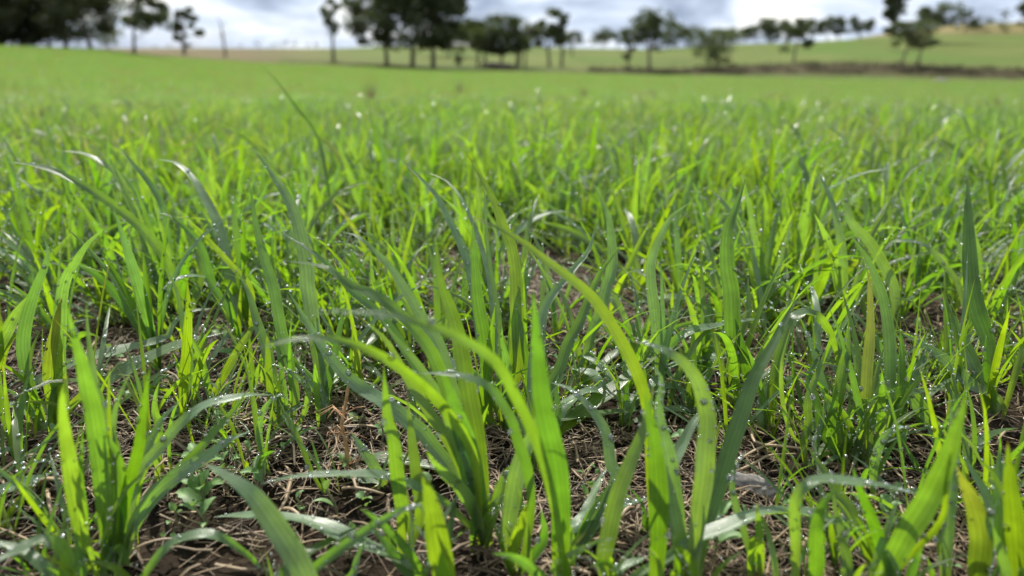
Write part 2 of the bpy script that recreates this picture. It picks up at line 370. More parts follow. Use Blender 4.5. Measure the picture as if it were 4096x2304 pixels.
# ------------------------------------------------------------------ the front plants, each where it stands
TILE = {c: ((i % 4) * 1000, (1150, 1704, 550)[i // 4]) for i, c in enumerate('ABCDEFGHIJKL')}
def px(code):
    res = []
    for c, x, y in re.findall(r'([A-L])(-?\d+),(-?\d+)', code):
        ox, oy = TILE[c]; res.append((ox + int(x) / 2.415, oy + int(y) / 2.415))
    return res
NOBIG = [0]
def hero_blade(parent, base, code, wpx, lean, gl, dewn, rng, tilt=None, blunt=False, nseg=26, wmax=0.42, dry=False):
    pts = px(code); b = px(base)[0]; Yb = ground(*b)[1]
    if math.hypot(pts[0][0] - b[0], pts[0][1] - b[1]) > 14: pts = [b] + pts
    q = spline(pts, nseg); t = np.linspace(0, 1, nseg)
    Y = Yb + lean * t ** 1.2
    P = np.array([at_depth(q[i, 0], q[i, 1], Y[i]) for i in range(nseg)])
    P[:, 2] = np.maximum(P[:, 2], 0.0015)
    T = nrmz(np.gradient(P, axis=0)); V = nrmz(P - np.array([0, 0, H]))
    Sd = nrmz(np.cross(T, V)); Nn = nrmz(np.cross(Sd, T)); Nn = np.where((np.sum(Nn * V, 1) > 0)[:, None], -Nn, Nn)
    horiz = 1 - np.abs(T[:, 2])
    base_tw = rng.uniform(-22, 22); tw = np.radians(base_tw * (1 - horiz) + 68 * (lambda h: h * h * (3 - 2 * h))(np.clip((horiz - .42) / .4, 0, 1)) + rng.uniform(-14, 14) * np.sin(t * rng.uniform(2, 6)))
    if tilt is not None: tw = tw + math.radians(tilt)
    tw = np.clip(tw, -0.9, 1.2)
    sg = np.sign(Sd[:, 2:3] + 1e-9); c, s = np.cos(tw)[:, None], np.sin(tw)[:, None]
    N2 = Nn * c + Sd * s * sg; S2 = Sd * c - Nn * s * sg
    depth = np.sum((P - np.array([0, 0, H])) * np.array([0, CP, -SP]), 1)
    w = width_profile(t, blunt, wmax) * (wpx / 2.415) * depth / FPX / np.maximum(np.cos(tw), 0.45)
    wave = 0.10 * np.sin(t * rng.uniform(15, 30) + rng.uniform(0, 6))
    root = np.array(parent.location)
    v, f, u, tt = ribbon(P - root, S2, N2, w, fold=rng.uniform(0.12, 0.34), nx=7, wave=wave)
    g = np.clip(gl + 0.25 * (tt - 0.5), 0, 1)
    me = mesh('blade', v, f, M_STRAW if dry else M_LEAF, attrs={'u': u, 't': tt, 'gl': g, 'rn': np.full(len(v), rng.random())})
    o = obj('blade', me, parent)
    if dewn:
        a = Acc(); dew(a, P - root, S2, N2, w, rng, int(dewn * 2.0) + 2, 0.00016, 0.00072, ICO2, edge=gl < .4)
        tag(obj('fine_dew', a.mesh('fine_dew', M_DEW), o), kind='stuff')
        for _ in range(min(5, (dewn + 3) // 6)):
            if NOBIG[0] >= 290: break
            NOBIG[0] += 1
            r = rng.uniform(0.0008, 0.0015); r = min(r, 0.5 * w.max())
            pos, B = drop_xf(P - root, S2, N2, w, rng.uniform(0.3, 0.92), rng.uniform(-0.8, 0.8) if gl >= .4 else rng.choice([-1, 1]) * rng.uniform(.9, 1.05), r)
            d = obj('dewdrop', DROP, o)
            d.matrix_local = Matrix(((B[0][0], B[1][0], B[2][0], pos[0]), (B[0][1], B[1][1], B[2][1], pos[1]), (B[0][2], B[1][2], B[2][2], pos[2]), (0, 0, 0, 1)))
    return o
b3 = ico(3); DROP = mesh('dewdrop', b3[0], b3[1], M_DEW)
# label, base, [ (trace base to tip, width, lean away (m), glaucous 0..1, dew) ]
PLANTS = [
("big left clump of broad yellow-green blades with blue-green blade arching right", "E1130,1400", [
 ("E880,1400 E760,900 E660,300 A610,1250 A605,1050 A650,830", 150, -.035, .45, 6),
 ("E1070,1400 E1010,900 E950,300 A900,1250 A800,750 A700,420 A640,150", 170, -.02, .45, 7),
 ("E870,1250 E810,800 E775,450 E790,200 E800,0", 62, -.01, .1, 3),
 ("E1140,1400 E1165,950 E1260,500 E1340,200 A1370,1300 A1420,950 A1450,760", 112, .0, .0, 3),
 ("E1180,1340 E1270,1000 E1500,650 E1750,450 E1930,340 E2150,180 E2415,50", 150, .03, .95, 10),
 ("E1200,1250 E1260,800 E1350,450 E1550,200 A1720,1330 A1950,1160 A2250,1070 B0,1040 B230,1040", 105, .05, .9, 14),
 ("E1210,1000 E1290,700 E1380,300 E1480,80 A1600,1230 A1750,1090", 110, .05, .55, 9),
 ("E1230,1050 E1500,700 E1700,450 E1900,250 E2100,20 A2220,1230 A2415,960", 95, .04, .1, 4),
 ("E1090,1200 E1070,700 A1060,1400 A1050,950 A1060,730", 52, .01, .1, 6),
 ("E1150,900 E1140,450 A1060,1300 A970,1000 A930,900", 95, .02, .3, 5),
 ("E1120,1000 E1090,500 A1090,1380 A1130,1120 A1200,950 A1262,800", 74, .02, .7, 3),
 ("E1080,1000 E1030,300 A930,1060 A880,700 A840,350 A835,130", 92, .03, .6, 6),
 ("E1170,1200 E1190,700 E1150,300 A1010,1400 A940,1100", 70, .0, .2, 4)]),
("young plant with one very broad pale blade, left of the big left clump", "E390,80", [
 ("E360,0 A340,1150 A290,950 A240,740 A225,500 A270,250 A370,-50 I440,1230 I465,1080 I410,960", 120, .03, .5, 8),
 ("A330,1250 A200,1080 A100,1000 A20,960", 60, .0, .4, 6),
 ("A440,1340 A330,1250 A150,1150 A-150,1130", 90, .02, .8, 14)]),
("plant with folded yellow blade topped by a broad glaucous leaf with large drops", "E540,40", [
 ("A530,1250 A500,1100 A490,800 A530,450 A590,100", 125, .0, .0, 4),
 ("A545,1250 A580,900 A570,500 A600,50 I640,1350 I740,1180 I860,1010 I1020,870", 120, .02, .85, 10),
 ("A520,1200 A560,900 A590,620 A580,450", 90, -.01, .1, 3)]),
("plant with long dark green leaf stretched flat to the right under the tall blade", "A560,1330", [
 ("A680,1150 A900,970 A1200,800 A1500,650 A1800,530 A2180,430", 120, .06, .45, 22),
 ("A300,950 A500,830 A800,700 A1200,600 A1620,470 A1680,330 A1850,230 A2100,200", 84, .08, .7, 12)]),
("tall single bright blade standing right of the big left clump", "E1750,60", [
 ("A1760,1250 A1765,1000 A1800,600 A1820,200 A1806,-90", 96, .0, .0, 5),
 ("A1775,1150 A1840,800 A1760,300 A1700,0 I1580,1250", 60, .04, .3, 5)]),
("slanting yellow-green stalk leaning right above the straw", "A1940,1180", [
 ("A2100,950 A2300,600 A2415,430 B60,320 B110,215", 80, .03, .1, 3),
 ("A1900,950 A1850,700 A1700,560", 40, .02, .4, 4)]),
("plant of short green blade with orange dry tip beside tall bright blade", "E1530,560", [
 ("E1520,300 A1540,1449 A1500,1150 A1510,1020 A1540,910", 82, .0, .6, 4)]),
("far-left front plant with blade lying towards the frame edge, tip rising right", "E-420,900", [
 ("E-300,800 E-100,680 E100,600 E300,540 E450,480 E532,425", 115, .01, .75, 9)]),
("two thin yellow shoots at the far left edge above the soil", "E150,370", [
 ("E100,160 E60,0 A20,1200 A5,800", 46, .01, .1, 3),
 ("E145,100 A130,1150", 36, .0, .1, 2),
 ("E120,240 E20,250 E-150,290", 60, .0, .7, 6)]),
("out of focus plant in the bottom left corner with arched blade bent at its top", "E650,1850", [
 ("E630,1449 E640,1250 E540,1130 E380,1120 E150,1230 E-150,1360", 130, -.03, .5, 8),
 ("E500,1449 E350,1300 E100,1180 E-200,1060", 110, .01, .4, 4),
 ("E780,1449 E760,1250 E720,1000", 110, .0, .5, 2)]),
("bottom left plant with thin arch carrying one large drop at its crest", "E1280,1750", [
 ("E1390,1449 E1460,1350 E1600,1180 E1800,1090 E2000,1060 E2150,1080 E2300,1180 E2415,1260 F80,1350 F220,1530", 92, .02, .6, 9)]),
("very blurred broad blade rising close to the lens, low left of centre", "F780,2150", [
 ("F560,1500 F430,1250 F300,1050 F150,830 F0,640 E2200,490 E1950,350", 230, .02, .7, 3)]),
("low spreading plant with blue-green leaf crossing the soil, bottom left of centre", "F1760,1600", [
 ("F1600,1370 F1350,1250 F1100,1150 F850,1030 F600,930 F300,880 E2300,860 E2060,880", 130, .03, .9, 12),
 ("F1650,1400 F1450,1120 F1250,930 F1060,790", 90, -.02, .4, 2),
 ("F1560,1449 F1400,1250 F1250,1050 F1120,960", 110, .01, .1, 3),
 ("F1580,1300 F1560,900 F1540,700", 55, .02, .4, 3)]),
("front plant whose drop-covered arch folds over into a yellow kink", "F350,1850", [
 ("F560,1449 F720,1300 F980,1110 F1250,930 F1500,800 F1660,780 F1690,880", 105, -.01, .6, 22),
 ("F300,1449 F500,1280 F800,1120 F1100,950", 120, .03, .2, 6),
 ("F980,1449 F1030,1280 F1090,1150 F1130,1070", 90, .02, .7, 12)]),
("wide blurred front blade with short broken stub at its foot", "F1960,1950", [
 ("F1880,1449 F1820,1150 F1760,800 F1700,550 F1650,400", 235, -.005, .1, 5),
 ("F1900,1500 F1860,1300 F1840,1200", 190, -.02, .0, 4)]),
("straight bright blade banded with shadow left of the central clump", "F1450,1330", [
 ("F1470,900 F1420,450 F1380,100 B1335,1300 B1305,1000 B1290,760", 140, .0, .3, 5),
 ("F1640,900 F1600,450 F1560,100 B1520,1060", 118, .02, .2, 3)]),
("short dewy grey-green blade leaning left beside the brown dead stalk", "F1330,620", [
 ("F1230,430 F1100,240 F975,65", 105, .01, .9, 10),
 ("F1250,560 F1000,520 F800,460 F680,310", 60, .02, .7, 9)]),
("leaf lying low across the soil behind the front arch, left of centre", "F2050,480", [
 ("F1900,430 F1600,370 F1250,320 F900,330 F670,390", 100, .02, .6, 8),
 ("F2000,600 F1750,560 F1500,470 F1300,430", 66, .02, .7, 6)]),
("great central clump with long leaves sweeping up to the left", "F2260,1180", [
 ("F2180,900 F1950,420 F1750,170 B1700,1430 B1500,1270 B1300,1110 B1080,980 B900,820 B760,650 B620,450 B470,200 B365,30", 150, .05, .9, 26),
 ("F2230,1000 F2150,250 B1850,1130 B1650,930 B1400,740 B1150,600 B880,520 B600,500 B300,530 B50,600", 105, -.06, .25, 9),
 ("F2200,900 B2000,1300 B1850,860 B1750,620 B1600,420 B1450,250 B1250,110 B1000,0 J750,1270 J500,1215 J310,1190", 125, .03, .15, 4),
 ("F2210,900 B1900,1250 B1500,600 B1250,250 B1100,130 B950,0 J750,1220 J500,1040 J240,880", 95, .08, .25, 4),
 ("F2230,900 B2060,1350 B1930,900 B1830,560 B1700,350 B1580,150 B1490,0 J1350,1240 J1200,1090 J1050,960 J870,905", 125, .07, .85, 8),
 ("F2200,800 B2000,1449 B1850,1100 B1700,850 B1560,660 B1400,480 B1260,290", 108, .03, .8, 5),
 ("F2210,900 F2000,300 B1880,1420 B1780,1270 B1600,1000 B1450,750 B1330,530 B1200,400 B1050,280", 112, .02, .35, 5),
 ("F2270,900 B2200,1449 B2140,1150 B2080,800 B2030,500 B1940,200 B1850,-50 J1790,950", 170, .05, .0, 4),
 ("F2290,1100 F2230,850 F2140,450 F2080,150 B2020,1300 B1950,1050 B1860,820", 225, -.01, .45, 5),
 ("F2260,1150 F2230,1000 F2130,750 F2000,560 F1850,430 F1700,240", 130, -.03, .85, 9),
 ("F2250,1100 F2150,1000 F2000,850 F1850,720 F1600,580 F1300,500 F900,480 F400,500 F100,560", 92, -.02, .6, 12),
 ("F2240,1000 F2170,600 F2100,300 B1960,1400 B1870,1200 B1760,1010", 120, -.01, .8, 6),
 ("F2290,1050 F2400,700 G60,450 G140,350", 120, .01, .4, 4)]),
("upright dense inner shoots of the centre, just behind the great clump", "G60,60", [
 ("C80,1200 C60,700 C20,500 C20,380", 95, .0, .6, 3),
 ("B2300,1400 B2240,1200 B2300,800 B2340,400 B2365,180", 112, .0, .05, 3),
 ("B2330,1300 B2300,1000 B2270,500 B2200,100 J2150,800", 130, .03, .05, 4),
 ("C60,1200 C100,700 C160,200 C175,-100", 112, .03, .05, 6),
 ("C150,1200 C280,900 C240,600 C200,350 C155,170", 82, .02, .1, 5),
 ("C0,1200 C150,900 C160,100 K150,1300 K110,1050 K30,850 J2350,600 J2200,330 J2085,140", 125, .06, .0, 4),
 ("C-30,1200 B2250,700 B2170,50 J2100,1200 J2000,950 J1900,750 J1800,560 J1650,400 J1450,200", 88, .12, .9, 7),
 ("C0,1100 B2380,600 J2300,1300 J2200,950 J2120,750 J2050,600 J1900,420 J1700,335", 58, .14, .85, 6),
 ("C0,1000 C0,400 J2310,1200 J2280,900 J2270,600 J2230,300", 48, .08, .6, 2),
 ("C100,1200 C70,800 C90,440", 56, .01, .3, 3),
 ("B2380,1200 B2260,700 B2230,250", 34, .03, .3, 0),
 ("C0,1200 B2100,900 B1900,650 B1780,500", 70, .05, .9, 6)]),
("pale backed broad leaf and shoots right of the great central clump", "G160,1500", [
 ("G60,1200 G110,800 G210,300 C330,1400 C385,1200 C370,960", 170, .02, .8, 5),
 ("G240,1200 G300,800 G260,400 G170,150 C120,1300 B2415,1090 B2300,950 B2100,870 B1850,830 B1560,830", 105, .01, .25, 8),
 ("G110,1300 G190,1000 G280,700", 120, -.01, .1, 3),
 ("G200,1400 G420,1100 G400,800", 100, .0, .3, 3)]),
("pair of broad blurred front blades joined at the foot, centre of the frame", "G620,1700", [
 ("G600,1250 G530,800 G420,350 C300,1350 C150,1050 B2415,760 B2250,610 B2050,500 B1800,390 B1500,300 B1200,260 B900,240 B560,230", 112, -.045, .35, 5),
 ("G600,1250 G590,800 G540,350 G470,50 C410,1100 C370,700 C340,300 C320,30", 215, -.01, .25, 4),
 ("G650,1449 G590,1200 G560,1100", 90, -.02, .0, 2),
 ("G420,1480 G300,1360 G150,1270 F2340,1230", 110, -.03, .6, 2)]),
("plant with thick dark green blade slanting right behind the blurred front pair", "G620,1380", [
 ("G850,1000 G1000,720 G1130,480", 170, .02, .2, 9),
 ("G700,1000 G900,880 G1200,770 G1450,690", 110, .03, .9, 20),
 ("G680,1300 G600,1050 G800,900 G860,760 G950,560 G1040,380", 110, .05, .8, 8),
 ("G780,1150 G1130,480 G1080,400 C1020,1400 C900,1200 C790,1080 C650,970 C490,920", 120, .05, .9, 20)]),
("plant of many crossing blades at mid-centre with spiky dewy leaves", "G300,420", [
 ("G330,250 C500,1449 C800,1200 C1000,1050 C1250,850 C1580,620", 145, .07, .1, 7),
 ("C380,1449 C450,1000 C580,780 C650,550 C760,350 C880,50 K970,1300 K1080,1150 K1195,1015", 112, .08, .1, 6),
 ("C400,1400 C480,1050 C560,820 C500,770 C440,800 C400,900", 80, .04, .6, 5),
 ("C560,1300 C600,1180 C750,1050 C900,1000 C1100,1030 C1320,1130", 95, .06, .7, 14),
 ("C300,1400 C300,900 C330,600 C380,330 C450,150 C560,0 K700,1280 K850,1100 K900,950 K965,760", 92, .12, .9, 9),
 ("C500,1449 C560,1200 C540,950 C570,830", 80, .02, .3, 6),
 ("C400,1300 C400,900 C430,400 C460,100 C430,20", 55, .08, .4, 4),
 ("C370,1449 C500,1300 C900,1230 C1400,1180", 95, .05, .3, 7)]),
("broad glaucous leaf with tall twisting tip, right of mid-centre", "C800,1020", [
 ("C820,800 C880,480 C970,250 C1030,0 K1080,1300 K1075,1000 K1040,750 K960,550 K915,465", 115, .05, .7, 7),
 ("C850,900 C900,700 C830,580", 70, .02, .1, 4),
 ("C900,850 C1050,700 C1200,560 C1390,435", 75, .05, .2, 5)]),
("long bright out of focus blade slanting from upper centre to lower right", "G1480,1100", [
 ("G1450,500 C1430,1200 C1380,980 C1280,720 C1150,480 C1000,240 C850,50 K650,1340 K450,1190 K250,1030 K0,880 J2150,770", 118, .02, .1, 5),
 ("G1440,900 G1380,1100 G1390,800 G1300,650 G1240,580", 50, .01, .2, 3)]),
("slender plant with blue-green blade bowing right above the dewy tangle", "C1500,1200", [
 ("C1530,800 C1520,550 C1490,200 K1460,1400 K1460,1200 K1550,950 K1650,770 K1850,620", 108, .05, .8, 5),
 ("C1500,1050 C1570,800 C1640,400 C1700,300 C1770,175", 82, .03, .85, 7),
 ("C1530,1000 C1600,620 C1800,440 C2100,370 C2400,315 D150,310", 72, .03, .6, 4),
 ("C1540,1449 C1440,1000 C1390,850 C1350,500 C1320,300 C1410,0", 42, .02, .3, 4)]),
("bright front blade standing alone, pointed, glowing yellow-green, right of centre", "G1520,1750", [
 ("G1510,1449 G1530,1000 G1520,500 G1485,100 C1430,1180 C1395,980", 195, .01, .05, 6),
 ("G1020,1449 G1060,1000 G1160,600 G1280,300 G1390,20 C1460,1100 C1480,950", 170, .03, .25, 8)]),
("snapped blade with dewy grey upper half bent back, right of centre front", "G1740,1650", [
 ("G1740,1300 G1735,1000 G1720,920 G1690,700 G1640,350 C1560,1370 C1530,1200 C1560,900 C1500,780 C1420,760", 145, .03, .85, 26),
 ("G1680,700 G1650,420 G1750,200 G1850,0 C1980,1150 C2020,1000", 140, .06, .85, 8)]),
("tall front plant with long arch of fine drops curling to the left", "G1850,1750", [
 ("G1860,1449 G1910,900 G1970,500 G2000,100 C2010,1300 C1950,1000 C1880,850 C1750,700 C1500,570 C1270,520", 185, .03, .6, 20),
 ("G1900,1449 G1980,1000 G2110,600 G2230,200 C2330,1250 D50,850 D250,500 D380,250 D455,60", 165, .08, .0, 5),
 ("G1850,1350 G1950,1000 G1940,660", 60, .01, .2, 2)]),
("plant bent low with dark leaf arching far right over the soil, bottom right of centre", "G1100,1700", [
 ("G1300,1449 G1550,1320 G1800,1150 G2100,1030 G2415,900 H150,850 H400,845 H620,870 H850,930 H1050,1050 H1250,1330", 118, .02, .75, 12),
 ("G1600,1300 G1700,1190 G1850,1050 G2050,930 G2210,820", 92, .02, .2, 5),
 ("G1100,1449 G1250,1340 G1440,1260", 90, .01, .8, 4),
 ("G500,1380 G640,1260 G800,1180 G1000,1100 G1150,1090", 62, -.02, .5, 2)]),
("slim dewy blade hanging beside the grey bark chip", "H60,1500", [
 ("H0,1250 G2350,1000 G2280,780 G2240,550 G2290,350 G2400,235", 74, .02, .9, 16),
 ("H95,1449 H90,1100 H65,735", 84, -.01, .3, 3)]),
("right front plant with arched blade bending over like a bridge", "H440,1800", [
 ("H440,1449 H440,1050 H430,830 H455,670 H550,560 H700,535 H900,545 H1150,565 H1400,605 H1720,680", 112, .0, .6, 12),
 ("H630,1449 H640,1050 H700,780 H780,670 H860,575", 150, -.01, .2, 5),
 ("H925,1449 H880,1050 H810,720 H835,590", 98, .02, .4, 6)]),
("green blade leaning left behind the bridge shaped arch", "H1230,1380", [
 ("H1100,1050 H1000,850 H850,650 H720,430 H620,300 H555,190", 108, .03, .1, 3),
 ("H1150,1250 H1050,1050 H900,900 H730,870", 60, .01, .7, 8),
 ("H1180,1400 H950,1300 H720,1240", 70, .02, .1, 3),
 ("H900,800 H730,480 H650,320 H620,150 D650,1330", 48, .05, .4, 3)]),
("yellowing blade with pale folded tip, right front", "H1360,1650", [
 ("H1290,1250 H1200,950 H1080,650 H1020,500 H1000,395", 118, .0, .0, 3)]),
("huge blurred blade crossing diagonally at the right front with a bare upright tip", "H1100,1850", [
 ("H1300,1449 H1500,1050 H1720,700 H1900,300 H2000,-20 D2050,1200 D2090,1010", 225, -.02, .35, 6),
 ("H1500,1300 H1850,900 H1900,500 H1970,120", 60, -.02, .0, 2),
 ("H1350,1449 H1300,1200 H1400,1330 H1500,1600", 60, -.01, .3, 1)]),
("upright blue-green dewy blade behind the huge diagonal blade", "H1890,1650", [
 ("H1900,1449 H1915,1000 H1945,600 H1975,300 H1950,-50 D1940,1090", 122, .02, .9, 18),
 ("H1850,1280 H1780,950 H1720,850", 60, .01, .2, 3)]),
("bright broad curved blade at the far right of the front", "H2180,1800", [
 ("H2200,1449 H2240,1080 H2170,770 H2070,560 H1990,380", 205, .0, .05, 5),
 ("H2350,900 H2280,650 H2160,450 H2050,250", 112, .04, .9, 5)]),
("right edge plant with wide glowing blade and yellow side leaf", "H2620,1850", [
 ("H2600,1449 H2560,900 H2510,450 H2490,150", 180, .0, .0, 4),
 ("H2480,1449 H2430,900 H2400,500 H2415,200", 150, .03, .1, 3),
 ("H2500,800 H2400,560 H2300,400 H2205,315", 82, .02, .0, 3),
 ("H2415,1200 H2300,900 H2415,700", 90, .0, .9, 4)]),
("long plain blade laid from lower left up to right above the clod", "H540,440", [
 ("H650,290 H900,150 H1200,60 H1380,0 D1620,1220", 112, .04, .2, 5),
 ("H520,150 H560,0 D560,1100 D640,850 D740,590", 80, .02, .1, 5),
 ("H520,200 D420,1449 D320,1150 D300,800 D350,550 D400,370", 44, .01, .5, 1),
 ("H600,330 H800,260 H1000,180 H1150,90", 50, .02, .8, 4)]),
("dewy grey leaf hooking over at the top, right of the clod", "H1200,760", [
 ("H1190,500 H1235,230 H1320,80 H1430,20 H1530,30 H1500,90", 84, .0, .95, 30)]),
("arched plant with blade curling over and down, right of centre middle", "D150,1400", [
 ("D190,1150 D260,750 D420,300 D520,255 D640,270 D780,450 D840,700 D835,870", 108, .03, .2, 5),
 ("D100,1300 D130,1000 D200,800", 90, .02, .8, 6),
 ("D170,1300 D250,800 D330,300 D420,50", 70, .05, .1, 4)]),
("tight stand of upright shoots at middle right with darker thin blades", "H900,400", [
 ("D820,1400 D870,1000 D930,600 D955,300", 112, .02, .1, 5),
 ("H980,300 D1080,1350 D1020,1000 D930,650 D850,400 D760,190", 62, .02, .3, 3),
 ("H850,200 D780,1200 D700,900 D600,600 D510,310", 66, .04, .7, 6),
 ("D700,1400 D640,1100 D560,900 D700,600", 80, .03, .1, 4),
 ("D780,1449 D820,1100 D840,900", 90, .0, .1, 2)]),
("tallest bright column blade of the middle right", "H1110,420", [
 ("D1110,1250 D1130,800 D1160,400 D1150,-50 L1130,1250", 104, .04, .0, 5),
 ("H1090,300 D1060,1250 D1050,700 D980,350 D880,0", 62, .06, .1, 4),
 ("D1180,1300 D1230,800 D1310,540", 66, .03, .1, 3),
 ("D1150,1449 D1080,1150 D980,1000 D850,850", 90, .02, .8, 10)]),
("bushy plant between column blade and yellow tipped leaf", "H1320,300", [
 ("D1340,1280 D1355,900 D1350,500 D1300,150 D1240,-50 L1120,1160 L975,930", 112, .05, .5, 6),
 ("D1420,1300 D1470,900 D1465,600 D1450,400", 90, .02, .05, 4),
 ("D1380,1300 D1470,900 D1420,650 D1365,540", 60, .03, .4, 2),
 ("D1250,1449 D1300,1130 D1450,1050 D1700,1000 D1915,970", 76, .02, .0, 4),
 ("D1100,1350 D1300,1130 D1400,880 D1300,600", 46, .03, .3, 3)]),
("blue-green leaf with round drops slanting to the left, right side", "H2000,200", [
 ("D1880,1449 D1650,1150 D1450,900 D1265,785", 132, .02, .8, 10),
 ("H1900,50 D1700,1300 D1590,950 D1660,700 D1710,560", 115, .04, .1, 7)]),
("tall leafy plant near the right edge with a shadow across its widest blade", "D2340,1250", [
 ("D2330,850 D2290,500 D2200,250 D2140,-50 L2110,800 L2105,350", 150, .08, .0, 6),
 ("D2300,1100 D2230,900 D2100,600 D1980,350 D1900,200 D1810,100", 118, .06, .5, 5),
 ("D2350,1100 D2290,800 D2280,450", 70, .01, .2, 3),
 ("D2415,1100 D2150,950 D1950,750 D1750,600 D1460,440", 112, .03, .8, 8)]),
("thin upright twin shoots left of the plant with the shadowed blade", "D2010,1150", [
 ("D2020,700 D2070,450 D2130,280", 62, .0, .1, 2),
 ("D1960,1100 D1900,880 D1912,500 D1890,100 L1880,1250", 68, .03, .1, 3)]),
("dewy leaf curving from right edge over the lower right weeds", "H2040,560", [
 ("H2100,400 H2200,200 H2415,60 H2600,20", 88, .02, .1, 3),
 ("H2060,480 H2100,200 D2300,1300 D2415,1200", 56, .04, .1, 3),
 ("H1750,560 H1580,330 H1460,130 H1380,-30", 48, .02, .1, 2),
 ("H1900,300 H1760,100 H1700,-50", 70, .02, .2, 3)]),
("left middle plant with long blade bending down to the far left", "A1780,620", [
 ("A1750,200 I1680,1400 I1600,1180 I1450,970 I1250,770 I900,520 I600,360 I300,265 I70,240", 92, .03, .2, 4),
 ("A1820,300 I1950,1300 I1850,1050 I1740,745", 58, .05, .2, 3)]),
("left middle plant with two arching blades side by side", "A1500,330", [
 ("I1430,1300 I1390,1000 I1330,780 I1230,550 I1130,350 I950,220 I800,155 I590,130", 80, .04, .6, 6),
 ("I1640,1449 I1600,850 I1560,650 I1450,450 I1280,250 I1120,60", 78, .05, .6, 3)]),
("plant with curved pair of twin blades, left of centre above the bare patch", "A2330,700", [
 ("A2250,350 A2150,150 A2050,-30 I1930,1030 I1800,880 I1650,760 I1520,730", 86, .03, .2, 3),
 ("B0,400 I2415,1449 I2250,1250 I2080,1060 I1900,870 I1735,740", 62, .01, .1, 1),
 ("A2250,100 I2150,1000 I2080,780 I1960,550 I1850,380 I1700,250 I1510,210", 105, .12, .6, 8)]),
("left of centre plant with wide bluish blade and tall narrow bent tip", "B700,1320", [
 ("B710,1000 B650,650 B600,300 B560,0 J550,1300 J490,950 J400,660 J250,400 J100,190 J0,100", 145, .08, .75, 6),
 ("B710,1100 B600,900 B500,780 B440,690", 92, .01, .9, 14),
 ("B720,1150 B800,750 B900,250 B965,70", 72, .03, .1, 3),
 ("B740,1000 B900,850 B1200,500 B1400,350 B1520,120", 105, .12, .3, 5)]),
("cluster of tall shoots at left of centre with dew along lower leaves", "B340,1400", [
 ("B250,1000 B160,600 B60,300 B0,80 I2300,1300", 104, .05, .4, 4),
 ("B440,1100 B380,720 B300,400 B230,0 J150,1200 J60,850 J0,450", 112, .06, .3, 4),
 ("B240,1300 B190,900 B170,500 B180,340", 70, .01, .1, 3),
 ("B480,1300 B560,980 B400,830 B190,730", 60, -.01, .8, 16)]),
("small curled dewy loop blade above the dark litter, left of centre", "F190,500", [
 ("F100,150 B90,1400 B130,1180 B240,1060 B290,1035 B400,1100", 58, .01, .9, 14),
 ("F150,400 B230,1060", 30, .0, .5, 2)]),
("two thin yellow-green shoots springing from brown crown, left of centre", "F730,680", [
 ("F600,450 F500,200 F400,-20 B340,1220 B270,1070", 52, .02, .1, 3),
 ("F680,450 F620,220 F580,110", 32, .01, .1, 2)]),
("tall out of focus plant whose lone blade tip rises high above the left field", "J850,1200", [
 ("J760,500 J650,-20 J425,-330 J250,-560 J100,-695", 34, .25, .0, 0, -55)]),
("upper centre plant with slim twisted blade beside the dark gap", "B1850,780", [
 ("J1430,1449 J1370,1250 J1280,1150 J1100,1000", 50, .03, .3, 2),
 ("B1850,500 B1860,200 B1840,60 J1760,1200 J1690,900", 60, .05, .1, 3)]),
("centre right upright plant with glowing broad lower blade and thin tip", "C2290,1180", [
 ("C2260,900 C2250,600 C2230,0 K2200,1300 K2200,900 K2300,620 K2370,400", 160, .04, .1, 5),
 ("C2400,950 C2350,650 C2270,300", 100, .01, .0, 4),
 ("C2280,900 C2300,500 C2400,200 D-20,-100", 90, .05, .1, 3)]),
("short upright blade among dewy leaves right of centre", "C1930,1030", [
 ("C1940,850 C2000,450 C2022,80", 92, .02, .15, 4),
 ("C1950,900 C2100,650 C2250,640", 80, .02, .8, 14),
 ("C1960,1000 C1960,800 C1830,680 C1780,600", 66, .0, .8, 8)]),
("dewy tangle of low flat leaves in the centre right", "C1150,1350", [
 ("C1250,1150 C1050,1000 C900,850 C640,770", 95, .04, .85, 16),
 ("C1300,1300 C1500,1200 C1750,1190 C2000,1200 C2230,1290", 80, .02, .7, 18),
 ("C1200,1200 C1000,800 C850,680 C640,650", 70, .06, .85, 16),
 ("C1500,900 C1700,750 C2000,690 C2250,650", 76, .06, .85, 14),
 ("C1250,1100 C1500,1000 C1700,960 C1900,1100", 80, .03, .8, 16)]),
("thin arching leaf with beads of water, upper right of centre", "C2180,560", [
 ("C2150,350 C2050,230 C1900,130 C1650,90 C1400,130 C1170,190", 52, .01, .5, 6),
 ("C2000,420 C1800,250 C1550,330", 50, .02, .2, 4)]),
("right middle plant with glaucous blade rising to sharp left tip", "D1360,620", [
 ("D1400,150 L1390,1449 L1300,1250 L1150,1000 L980,820 L940,650 L925,350", 108, .05, .75, 6),
 ("D1300,150 L1220,1449 L1120,1150 L1020,1000 L970,920", 112, .03, .3, 3),
 ("D1100,200 L1100,1100 L1160,960 L1300,720 L1410,480", 62, .09, .1, 2)]),
("slim right side plant whose top hooks to the right", "D2200,560", [
 ("L2150,1430 L2080,1250 L2020,1050 L2050,930 L2190,850", 50, .03, .7, 3),
 ("D2100,300 L2000,1400 L1850,1200 L1700,1050 L1450,1000 L1200,1060", 56, .06, .5, 9)]),
("low grass shoot with upright brown stub, beneath the central plants left", "B1030,1060", [
 ("B960,850 B990,600 B995,320", 44, .0, .1, 4),
 ("B900,900 B860,600", 60, .0, .0, 2),
 ("B1080,900 B1020,720", 44, .0, .1, 2),
 ("B1250,860 B1080,750 B920,640", 40, .01, .1, 2)]),
("left edge plant with broad blade pointing up and right", "A-80,900", [
 ("A-20,600 A80,400 A180,220 A290,60", 118, .01, .6, 3),
